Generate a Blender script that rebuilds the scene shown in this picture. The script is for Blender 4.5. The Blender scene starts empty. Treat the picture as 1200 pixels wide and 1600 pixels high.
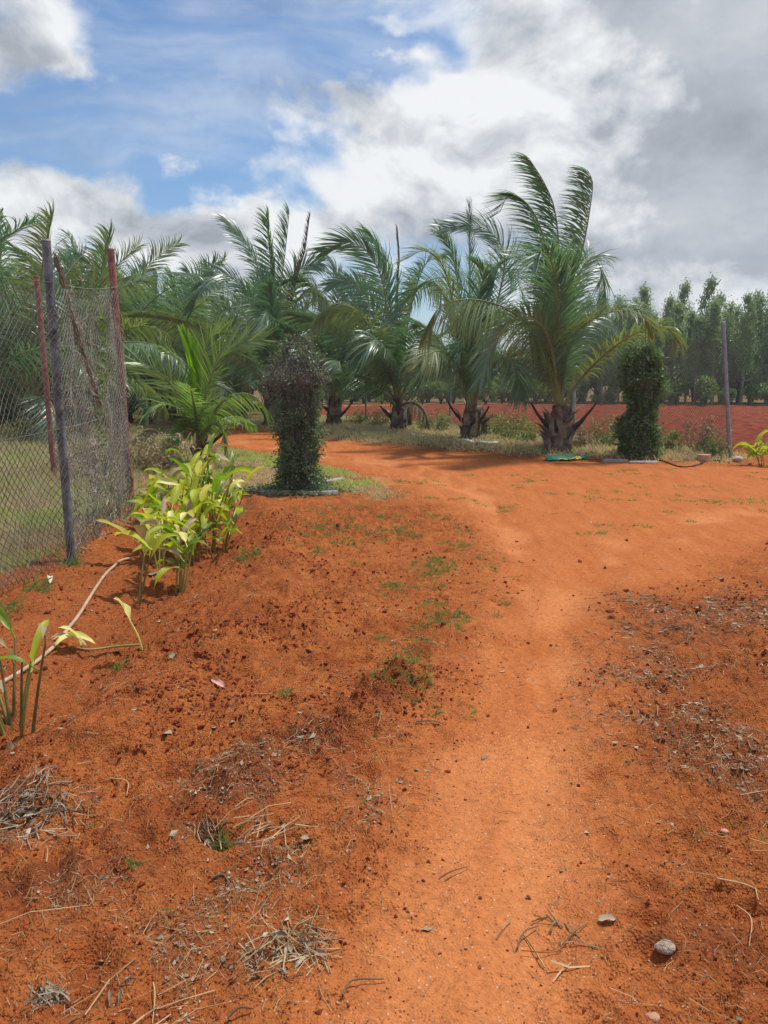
import bpy, math
import numpy as np
from mathutils import Vector

SC = bpy.context.scene
COL = SC.collection
rng = np.random.default_rng(11)
R = math.radians

# ------------------------------------------------------------------ camera, sun, sky, exposure
CAM_H, PITCH, FPX = 1.6, R(9.55), 1200.0
cam = bpy.data.cameras.new('camera')
cam_ob = bpy.data.objects.new('camera', cam); COL.objects.link(cam_ob)
cam_ob.location = (0, 0, CAM_H); cam_ob.rotation_euler = (R(90) - PITCH, 0, 0)
cam.sensor_width = 36; cam.lens = 27.0; cam.clip_start = 0.05; cam.clip_end = 3000
SC.camera = cam_ob
SUN_EL, SUN_AZ = R(68), R(62)          # azimuth from +Y towards +X
sun = bpy.data.lights.new('sun', 'SUN'); sun.energy = 2.9; sun.angle = R(4); sun.color = (1.0, 0.95, 0.87)
sun_ob = bpy.data.objects.new('sun', sun); COL.objects.link(sun_ob)
sd = Vector((math.sin(SUN_AZ) * math.cos(SUN_EL), math.cos(SUN_AZ) * math.cos(SUN_EL), math.sin(SUN_EL)))
sun_ob.rotation_euler = sd.to_track_quat('Z', 'Y').to_euler()
SC.view_settings.view_transform = 'Standard'; SC.view_settings.look = 'None'
SC.view_settings.gamma = 1.0; SC.view_settings.exposure = 0.58
SC.cycles.max_bounces = 6; SC.cycles.diffuse_bounces = 3; SC.cycles.glossy_bounces = 2
SC.cycles.transmission_bounces = 3; SC.cycles.transparent_max_bounces = 8
SC.cycles.sample_clamp_indirect = 6.0


def ray(px, py):
    cx, cy = (px - 600) / FPX, (800 - py) / FPX
    return np.array([cx, math.cos(PITCH) + cy * math.sin(PITCH), -math.sin(PITCH) + cy * math.cos(PITCH)])


def G(px, py, z=0.0):                   # ground point seen at that place of the photograph
    d = ray(px, py); t = (z - CAM_H) / d[2]
    return np.array([d[0] * t, d[1] * t, z])


def P(px, py, Y):                       # point at depth Y
    d = ray(px, py); t = Y / d[1]
    return np.array([d[0] * t, Y, CAM_H + d[2] * t])


class NT:
    def __init__(self, tree): self.t = tree; tree.nodes.clear()
    def n(self, typ, **kw):
        nd = self.t.nodes.new(typ)
        for k, v in kw.items(): setattr(nd, k, v)
        return nd
    def set(self, sock, v):
        if isinstance(v, bpy.types.NodeSocket): self.t.links.new(v, sock)
        elif isinstance(v, tuple) and len(v) == 3 and sock.type == 'RGBA': sock.default_value = (*v, 1)
        else: sock.default_value = v
    def m(self, op, a, b=None, c=None, clamp=False):
        nd = self.n('ShaderNodeMath', operation=op, use_clamp=clamp)
        for i, v in enumerate((a, b, c)):
            if v is not None: self.set(nd.inputs[i], v)
        return nd.outputs[0]
    def vm(self, op, a, b=None, out=0):
        nd = self.n('ShaderNodeVectorMath', operation=op)
        self.set(nd.inputs[0], a)
        if b is not None: self.set(nd.inputs['Scale'] if op == 'SCALE' else nd.inputs[1], b)
        return nd.outputs[out]
    def noise(self, vec, scale, detail=4, rough=0.55, dist=0.0, color=False):
        nd = self.n('ShaderNodeTexNoise')
        self.set(nd.inputs['Vector'], vec); nd.inputs['Scale'].default_value = scale
        nd.inputs['Detail'].default_value = detail; nd.inputs['Roughness'].default_value = rough
        nd.inputs['Distortion'].default_value = dist
        return nd.outputs['Color' if color else 'Fac']
    def mix(self, f, a, b, mode='MIX'):
        nd = self.n('ShaderNodeMix', data_type='RGBA', blend_type=mode)
        self.set(nd.inputs[0], f); self.set(nd.inputs[6], a); self.set(nd.inputs[7], b)
        return nd.outputs[2]
    def ss(self, v, lo, hi, a=0.0, b=1.0):
        nd = self.n('ShaderNodeMapRange', interpolation_type='SMOOTHSTEP')
        self.set(nd.inputs[0], v); nd.inputs[1].default_value = lo; nd.inputs[2].default_value = hi
        nd.inputs[3].default_value = a; nd.inputs[4].default_value = b
        return nd.outputs[0]
    def lin(self, v, lo, hi, a=0.0, b=1.0):
        nd = self.n('ShaderNodeMapRange')
        self.set(nd.inputs[0], v); nd.inputs[1].default_value = lo; nd.inputs[2].default_value = hi
        nd.inputs[3].default_value = a; nd.inputs[4].default_value = b
        return nd.outputs[0]
    def link(self, a, b): self.t.links.new(a, b)


# world: physical sky with cloud banks laid out by direction
world = bpy.data.worlds.new('World'); SC.world = world; world.use_nodes = True
w = NT(world.node_tree)
geo = w.n('ShaderNodeNewGeometry')
D = w.vm('SCALE', geo.outputs['Incoming'], -1.0)
sep = w.n('ShaderNodeSeparateXYZ'); w.link(D, sep.inputs[0])
az = w.m('MULTIPLY', w.m('ARCTAN2', sep.outputs[0], sep.outputs[1]), 180 / math.pi)
el = w.m('MULTIPLY', w.m('ARCSINE', sep.outputs[2]), 180 / math.pi)
sky = w.n('ShaderNodeTexSky'); sky.sky_type = 'NISHITA'; sky.sun_disc = False
sky.sun_elevation = SUN_EL; sky.sun_rotation = SUN_AZ
sky.air_density = 1.1; sky.dust_density = 0.7; sky.ozone_density = 2.2
bg = w.n('ShaderNodeBackground'); bg.inputs[1].default_value = 0.1
wout = w.n('ShaderNodeOutputWorld')
cv = w.n('ShaderNodeCombineXYZ')
w.link(sep.outputs[0], cv.inputs[0]); w.link(sep.outputs[1], cv.inputs[1])
w.link(w.m('MULTIPLY', sep.outputs[2], 1.45), cv.inputs[2])
warp = w.vm('SCALE', w.vm('SUBTRACT', w.noise(cv.outputs[0], 3.2, 3, 0.5, color=True), (0.5, 0.5, 0.5)), 0.16)
cvw = w.vm('ADD', cv.outputs[0], warp)
NA = w.noise(cvw, 4.2, 9, 0.58)
NB = w.noise(w.vm('ADD', cvw, (0.018, 0.01, 0.05)), 4.2, 9, 0.58)
NC = w.noise(cvw, 1.7, 4, 0.5)
NS = w.noise(w.vm('MULTIPLY', cvw, (1.0, 1.0, 4.0)), 3.4, 6, 0.6)
# blob positions are jittered by noise so that their outline is not elliptical
jit = w.noise(cv.outputs[0], 6.0, 5, 0.55, color=True)
js = w.n('ShaderNodeSeparateColor'); w.link(jit, js.inputs[0])
azj = w.m('MULTIPLY_ADD', w.m('SUBTRACT', js.outputs[0], 0.5), 16.0, az)
elj = w.m('MULTIPLY_ADD', w.m('SUBTRACT', js.outputs[1], 0.5), 11.0, el)


def blobs(lst):
    acc = None
    for (px, py, sx, sy, wt) in lst:
        d = ray(px, py); d = d / np.linalg.norm(d)
        a0 = math.degrees(math.atan2(d[0], d[1])); e0 = math.degrees(math.asin(d[2]))
        u = w.m('DIVIDE', w.m('SUBTRACT', azj, a0), sx / 21.0)
        v = w.m('DIVIDE', w.m('SUBTRACT', elj, e0), sy / 21.0)
        r2 = w.m('ADD', w.m('MULTIPLY', u, u), w.m('MULTIPLY', v, v))
        g = w.m('MULTIPLY', w.m('EXPONENT', w.m('MULTIPLY', r2, -1.0)), wt)
        acc = g if acc is None else w.m('ADD', acc, g)
    return acc


NAc = w.m('MULTIPLY_ADD', w.m('SUBTRACT', NA, 0.5), 2.1, 0.52)
NSc = w.m('MULTIPLY', w.m('SUBTRACT', NS, 0.5), 0.55)
holes = blobs([(230, 95, 200, 80, .45), (450, 55, 240, 80, .66), (560, 110, 170, 60, .25), (300, 175, 150, 60, .22),
               (330, 275, 180, 34, .42), (500, 292, 90, 26, .25), (735, 285, 55, 18, .35), (150, 215, 150, 50, .20),
               (540, 235, 60, 30, .25), (690, 70, 60, 30, .3), (60, 190, 120, 40, .16), (410, 225, 80, 40, .4)])
puffs = blobs([(425, 168, 55, 26, .5), (510, 155, 70, 36, .62), (250, 330, 220, 45, .5), (690, 140, 120, 70, .55), (608, 75, 40, 18, .6), (570, 210, 50, 35, .4),
               (505, 262, 60, 34, .5), (820, 150, 200, 140, .5), (620, 310, 160, 45, .4), (60, 350, 330, 55, .45),
               (40, 60, 130, 65, .75), (560, 10, 80, 14, .4), (1050, 200, 250, 250, .6), (170, 140, 120, 20, .15)])
dens = w.m('ADD', w.m('ADD', NAc, w.m('SUBTRACT', puffs, holes)), NSc)
cover = w.ss(dens, 0.18, 0.92)
veil = w.m('MULTIPLY', w.ss(w.m('ADD', NS, w.m('MULTIPLY', NC, 0.4)), 0.58, 0.98), 0.36)
cover = w.m('MAXIMUM', cover, veil)
dark = blobs([(1060, 10, 250, 75, .30), (1200, 190, 120, 170, .30), (1050, 320, 130, 50, .20), (930, 222, 48, 28, .24),
              (40, 65, 120, 65, .10), (1180, 330, 110, 80, .16), (620, 335, 170, 28, .02), (150, 330, 200, 40, .02), (660, 225, 70, 40, .06),
              (1160, 60, 120, 70, .10), (820, 330, 60, 50, .05)])
bright = blobs([(760, 110, 130, 120, .16), (900, 130, 130, 80, .16), (500, 255, 40, 25, .12), (700, 30, 60, 40, .10),
                (960, 180, 120, 80, .08), (640, 110, 70, 50, .1), (575, 200, 40, 25, .08)])
relief = w.m('MULTIPLY', w.m('SUBTRACT', NA, NB), 1.35)
edge = w.m('MULTIPLY', w.ss(dens, 0.45, 1.6), -0.10)
glow = w.m('MULTIPLY', w.m('POWER', w.m('MAXIMUM', w.vm('DOT_PRODUCT', D, tuple(sd), out=1), 0.0), 7.0), 0.35)
val = w.m('ADD', w.m('ADD', w.m('MULTIPLY_ADD', NC, 0.20, 0.43), relief), w.m('SUBTRACT', bright, dark))
val = w.m('ADD', w.m('ADD', val, edge), w.m('MULTIPLY_ADD', NA, 0.18, -0.09))
val = w.m('MAXIMUM', val, w.m('MULTIPLY_ADD', NC, 0.22, w.m('MULTIPLY_ADD', NA, 0.40, 0.0)))
val = w.m('MULTIPLY_ADD', relief, 0.2, val)
val = w.m('ADD', w.m('MINIMUM', val, 0.61), glow)
grey = w.mix(w.ss(val, 0.22, 0.62), (0.88, 0.96, 1.10), (0.98, 1.0, 1.02))
ccol = w.mix(1.0, grey, w.vm('SCALE', (10.0, 10.0, 10.0), val), 'MULTIPLY')   # the background strength brings it back to about 1
skyc = w.mix(1.0, sky.outputs[0], (0.62, 0.76, 0.88), 'MULTIPLY')
w.link(w.mix(cover, skyc, ccol), bg.inputs[0])
w.link(bg.outputs[0], wout.inputs[0])

# ------------------------------------------------------------------ helpers
def hash2(ix, iy, seed):
    h = (ix.astype(np.int64) * 374761393 + iy.astype(np.int64) * 668265263 + seed * 144665) & 0xFFFFFFFF
    h = ((h ^ (h >> 13)) * 1274126177) & 0xFFFFFFFF
    h = ((h ^ (h >> 16)) * 2246822519) & 0xFFFFFFFF
    return ((h ^ (h >> 15)) & 0xFFFFFF) / float(0xFFFFFF)


def vnoise(x, y, seed=0):
    ix, iy = np.floor(x), np.floor(y); fx, fy = x - ix, y - iy
    ux = fx * fx * fx * (fx * (fx * 6 - 15) + 10); uy = fy * fy * fy * (fy * (fy * 6 - 15) + 10)
    a, b = hash2(ix, iy, seed), hash2(ix + 1, iy, seed)
    c, d = hash2(ix, iy + 1, seed), hash2(ix + 1, iy + 1, seed)
    return (a + (b - a) * ux) * (1 - uy) + (c + (d - c) * ux) * uy


def fbm(x, y, octv=4, seed=0, gain=0.5):
    s, a, t = 0.0, 1.0, 0.0
    for i in range(octv):
        k = 2.03 ** i; c, sn = math.cos(i * 0.7), math.sin(i * 0.7)
        s = s + a * vnoise((x * c - y * sn) * k + 17.3 * i, (x * sn + y * c) * k - 9.1 * i, seed + i); t += a; a *= gain
    return s / t


def sstep(v, lo, hi):
    t = np.clip((v - lo) / (hi - lo), 0, 1); return t * t * (3 - 2 * t)


def seg_dist(x, y, pts, closed=False):
    best = np.full(x.shape, 1e9); n = len(pts)
    for i in range(n if closed else n - 1):
        ax, ay = pts[i][:2]; bx, by = pts[(i + 1) % n][:2]
        dx, dy = bx - ax, by - ay; l2 = dx * dx + dy * dy + 1e-12
        t = np.clip(((x - ax) * dx + (y - ay) * dy) / l2, 0, 1)
        best = np.minimum(best, (x - ax - t * dx) ** 2 + (y - ay - t * dy) ** 2)
    return np.sqrt(best)


def poly_sd(x, y, pts):                 # signed distance, positive inside
    ins = np.zeros(x.shape, bool); n = len(pts)
    for i in range(n):
        ax, ay = pts[i][:2]; bx, by = pts[(i + 1) % n][:2]
        if ay == by: continue
        c = ((ay > y) != (by > y)) & (x < (bx - ax) * (y - ay) / (by - ay) + ax); ins ^= c
    d = seg_dist(x, y, pts, True)
    return np.where(ins, d, -d)


class MB:
    def __init__(self): self.v = []; self.f = []; self.nv = 0
    def add(self, V, F, mat=0):
        V = np.asarray(V, float).reshape(-1, 3); F = np.asarray(F, np.int64)
        self.v.append(V); self.f.append((F + self.nv, mat)); self.nv += len(V)
    def grid(self, Gd, mat=0, wrap=False):          # Gd (a, b, 3)
        a, b = Gd.shape[:2]; idx = np.arange(a * b).reshape(a, b)
        if wrap: idx = np.concatenate([idx, idx[:, :1]], 1)
        F = np.stack([idx[:-1, :-1], idx[:-1, 1:], idx[1:, 1:], idx[1:, :-1]], -1).reshape(-1, 4)
        self.add(Gd.reshape(-1, 3), F, mat)
    def grids(self, Gd, mat=0):                     # many strips at once (m, a, b, 3)
        m, a, b = Gd.shape[:3]; idx = np.arange(a * b).reshape(a, b)
        F = np.stack([idx[:-1, :-1], idx[:-1, 1:], idx[1:, 1:], idx[1:, :-1]], -1).reshape(-1, 4)
        F = (F[None] + (np.arange(m) * a * b)[:, None, None]).reshape(-1, 4)
        self.add(Gd.reshape(-1, 3), F, mat)
    def tube(self, pts, rad, sides=6, mat=0, flat=1.0, cap=True):
        pts = np.asarray(pts, float); n = len(pts); rad = np.broadcast_to(np.asarray(rad, float), (n,))
        T = np.gradient(pts, axis=0); T /= np.linalg.norm(T, axis=1)[:, None] + 1e-9
        ref = np.array([0.13, 0.31, 0.95]) if abs(T[:, 2]).mean() < 0.8 else np.array([0.0, 1.0, 0.05])
        A = np.cross(T, ref); A /= np.linalg.norm(A, axis=1)[:, None] + 1e-9
        B = np.cross(A, T); th = np.arange(sides) * 2 * math.pi / sides
        Gd = pts[:, None] + rad[:, None, None] * (A[:, None] * np.cos(th)[None, :, None] + flat * B[:, None] * np.sin(th)[None, :, None])
        self.grid(Gd, mat, True)
        if cap:
            for e in (0, n - 1):
                ring = Gd[e]; c = ring.mean(0)
                F = [(i, (i + 1) % sides, sides) for i in range(sides)]
                self.add(np.vstack([ring, c]), F, mat)
    def tubes(self, A, B, rad, sides=3, mat=0):     # many straight thin pieces, A,B (n,3)
        n = len(A); T = B - A; T = T / (np.linalg.norm(T, axis=1)[:, None] + 1e-9)
        ref = np.where(np.abs(T[:, 2:3]) < 0.8, np.array([[0.1, 0.2, 0.97]]), np.array([[0.3, 0.95, 0.0]]))
        U = np.cross(T, ref); U /= np.linalg.norm(U, axis=1)[:, None] + 1e-9; W = np.cross(T, U)
        th = np.arange(sides) * 2 * math.pi / sides
        off = np.asarray(rad).reshape(-1, 1, 1) * (U[:, None] * np.cos(th)[None, :, None] + W[:, None] * np.sin(th)[None, :, None])
        Gd = np.stack([A[:, None] + off, B[:, None] + off], 1)
        idx = np.arange(2 * sides).reshape(2, sides); idx = np.concatenate([idx, idx[:, :1]], 1)
        F = np.stack([idx[:-1, :-1], idx[:-1, 1:], idx[1:, 1:], idx[1:, :-1]], -1).reshape(-1, 4)
        F = (F[None] + (np.arange(n) * 2 * sides)[:, None, None]).reshape(-1, 4)
        self.add(Gd.reshape(-1, 3), F, mat)
    def box(self, c, s, rz=0.0, mat=0, bev=0.0, rough=0.0):
        sx, sy, sz = np.array(s) / 2; b = bev
        V = []
        for z, k in ((-sz, b), (-sz + b, 0), (sz - b, 0), (sz, b)):
            V += [(-sx + k, -sy + k, z), (sx - k, -sy + k, z), (sx - k, sy - k, z), (-sx + k, sy - k, z)]
        V = np.array(V)
        if rough: V = V + rng.normal(0, rough, V.shape)
        cr, sr = math.cos(rz), math.sin(rz)
        V = np.stack([V[:, 0] * cr - V[:, 1] * sr, V[:, 0] * sr + V[:, 1] * cr, V[:, 2]], 1) + np.array(c)
        F = [(3, 2, 1, 0), (12, 13, 14, 15)]
        for l in range(3):
            for i in range(4): F.append((l * 4 + i, l * 4 + (i + 1) % 4, l * 4 + 4 + (i + 1) % 4, l * 4 + 4 + i))
        self.add(V, F, mat)
    def build(self, name, mats, parent=None, origin=None, smooth=True):
        V = np.concatenate(self.v) if self.v else np.zeros((0, 3))
        if parent is not None and origin is None:
            origin = np.array(parent['_o'])
        if origin is not None: V = V - np.asarray(origin)
        me = bpy.data.meshes.new(name)
        me.vertices.add(len(V)); me.vertices.foreach_set('co', V.astype(np.float32).ravel())
        tot = sum(f.size for f, _ in self.f); nf = sum(len(f) for f, _ in self.f)
        me.loops.add(tot); me.polygons.add(nf)
        me.loops.foreach_set('vertex_index', np.concatenate([f.ravel() for f, _ in self.f]).astype(np.int32))
        sizes = np.concatenate([np.full(len(f), f.shape[1]) for f, _ in self.f])
        me.polygons.foreach_set('loop_start', np.concatenate([[0], np.cumsum(sizes)[:-1]]).astype(np.int32))
        mats = mats if isinstance(mats, (list, tuple)) else [mats]
        for m in mats: me.materials.append(m)
        if len(mats) > 1:
            me.polygons.foreach_set('material_index', np.concatenate([np.full(len(f), k) for f, k in self.f]).astype(np.int32))
        me.polygons.foreach_set('use_smooth', np.full(nf, smooth))
        me.update(calc_edges=True)
        ob = bpy.data.objects.new(name, me); COL.objects.link(ob)
        if parent is not None: ob.parent = parent
        elif origin is not None: ob.location = origin
        ob['_o'] = [float(q) for q in (origin if origin is not None else (0, 0, 0))]
        return ob


def tag(o, label, cat, group=None, kind=None):
    o['label'] = label; o['category'] = cat
    if group: o['group'] = group
    if kind: o['kind'] = kind
    return o


def thing(name, loc, label, cat, group=None):
    o = bpy.data.objects.new(name, None); COL.objects.link(o)
    o.location = loc; o.empty_display_size = 0.2; o['_o'] = [float(q) for q in loc]
    return tag(o, label, cat, group)


def copy_tree(o, loc, rz, sc=1.0, label=None):
    r = o.copy(); COL.objects.link(r); r.location = loc; r.rotation_euler = (0, 0, rz); r.scale = (sc, sc, sc)
    if label: r['label'] = label
    for ch in o.children:
        c = ch.copy(); COL.objects.link(c); c.parent = r
    return r


def spline(ctrl, n):
    c = np.asarray(ctrl, float)
    c = np.vstack([2 * c[0] - c[1], c, 2 * c[-1] - c[-2]])
    out = []
    for i in range(1, len(c) - 2):
        t = np.linspace(0, 1, 12, endpoint=False)[:, None]; p0, p1, p2, p3 = c[i - 1:i + 3]
        out.append(0.5 * (2 * p1 + (p2 - p0) * t + (2 * p0 - 5 * p1 + 4 * p2 - p3) * t * t + (3 * p1 - p0 - 3 * p2 + p3) * t ** 3))
    out = np.vstack(out + [c[-2:-1]])
    s = np.concatenate([[0], np.cumsum(np.linalg.norm(np.diff(out, axis=0), axis=1))])
    q = np.linspace(0, s[-1], n)
    return np.stack([np.interp(q, s, out[:, k]) for k in range(3)], 1)


# ------------------------------------------------------------------ materials
def mat(name):
    m = bpy.data.materials.new(name); m.use_nodes = True
    return m, NT(m.node_tree)


def simple(name, c1, c2, scale=8.0, rough=0.8, bump=0.0, bscale=40.0, island=0.0, spec=0.3, metallic=0.0, c3=None):
    m, t = mat(name)
    tc = t.n('ShaderNodeTexCoord').outputs['Object']
    f = t.ss(t.noise(tc, scale, 5, 0.6), 0.3, 0.7)
    col = t.mix(f, c1, c2)
    g = t.n('ShaderNodeNewGeometry')
    if c3: col = t.mix(t.ss(g.outputs['Random Per Island'], 0.55, 1.0), col, c3)
    if island:
        col = t.mix(1.0, col, t.vm('SCALE', (1.0, 1.0, 1.0), t.lin(g.outputs['Random Per Island'], 0, 1, 1 - island, 1 + island)), 'MULTIPLY')
    b = t.n('ShaderNodeBsdfPrincipled'); t.link(col, b.inputs['Base Color'])
    b.inputs['Roughness'].default_value = rough; b.inputs['Specular IOR Level'].default_value = spec
    b.inputs['Metallic'].default_value = metallic
    if bump:
        bp = t.n('ShaderNodeBump'); bp.inputs['Strength'].default_value = bump; bp.inputs['Distance'].default_value = 0.02
        t.link(t.noise(tc, bscale, 5, 0.65), bp.inputs['Height']); t.link(bp.outputs[0], b.inputs['Normal'])
    o = t.n('ShaderNodeOutputMaterial'); t.link(b.outputs[0], o.inputs[0])
    return m


def leaf(name, c1, c2, rough=0.45, trans=0.3, tcol=None, c3=None, scale=0.8, spec=0.5, cut=0.6):
    m, t = mat(name)
    g = t.n('ShaderNodeNewGeometry'); oi = t.n('ShaderNodeObjectInfo')
    tc = t.n('ShaderNodeTexCoord').outputs['Object']
    f = t.m('ADD', t.m('MULTIPLY', g.outputs['Random Per Island'], 0.5), t.m('ADD', t.m('MULTIPLY', oi.outputs['Random'], 0.4), t.m('MULTIPLY_ADD', t.noise(tc, scale, 3, 0.5), 0.8, -0.35)), clamp=True)
    col = t.mix(f, c1, c2)
    if c3: col = t.mix(t.ss(g.outputs['Random Per Island'], cut, 1.0), col, c3)
    b = t.n('ShaderNodeBsdfPrincipled'); t.link(col, b.inputs['Base Color'])
    b.inputs['Roughness'].default_value = rough; b.inputs['Specular IOR Level'].default_value = spec
    tr = t.n('ShaderNodeBsdfTranslucent'); t.link(t.mix(1.0, col, tcol or (1.7, 2.0, 0.7), 'MULTIPLY'), tr.inputs[0])
    mx = t.n('ShaderNodeMixShader'); mx.inputs[0].default_value = trans
    t.link(b.outputs[0], mx.inputs[1]); t.link(tr.outputs[0], mx.inputs[2])
    o = t.n('ShaderNodeOutputMaterial'); t.link(mx.outputs[0], o.inputs[0])
    return m


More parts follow.
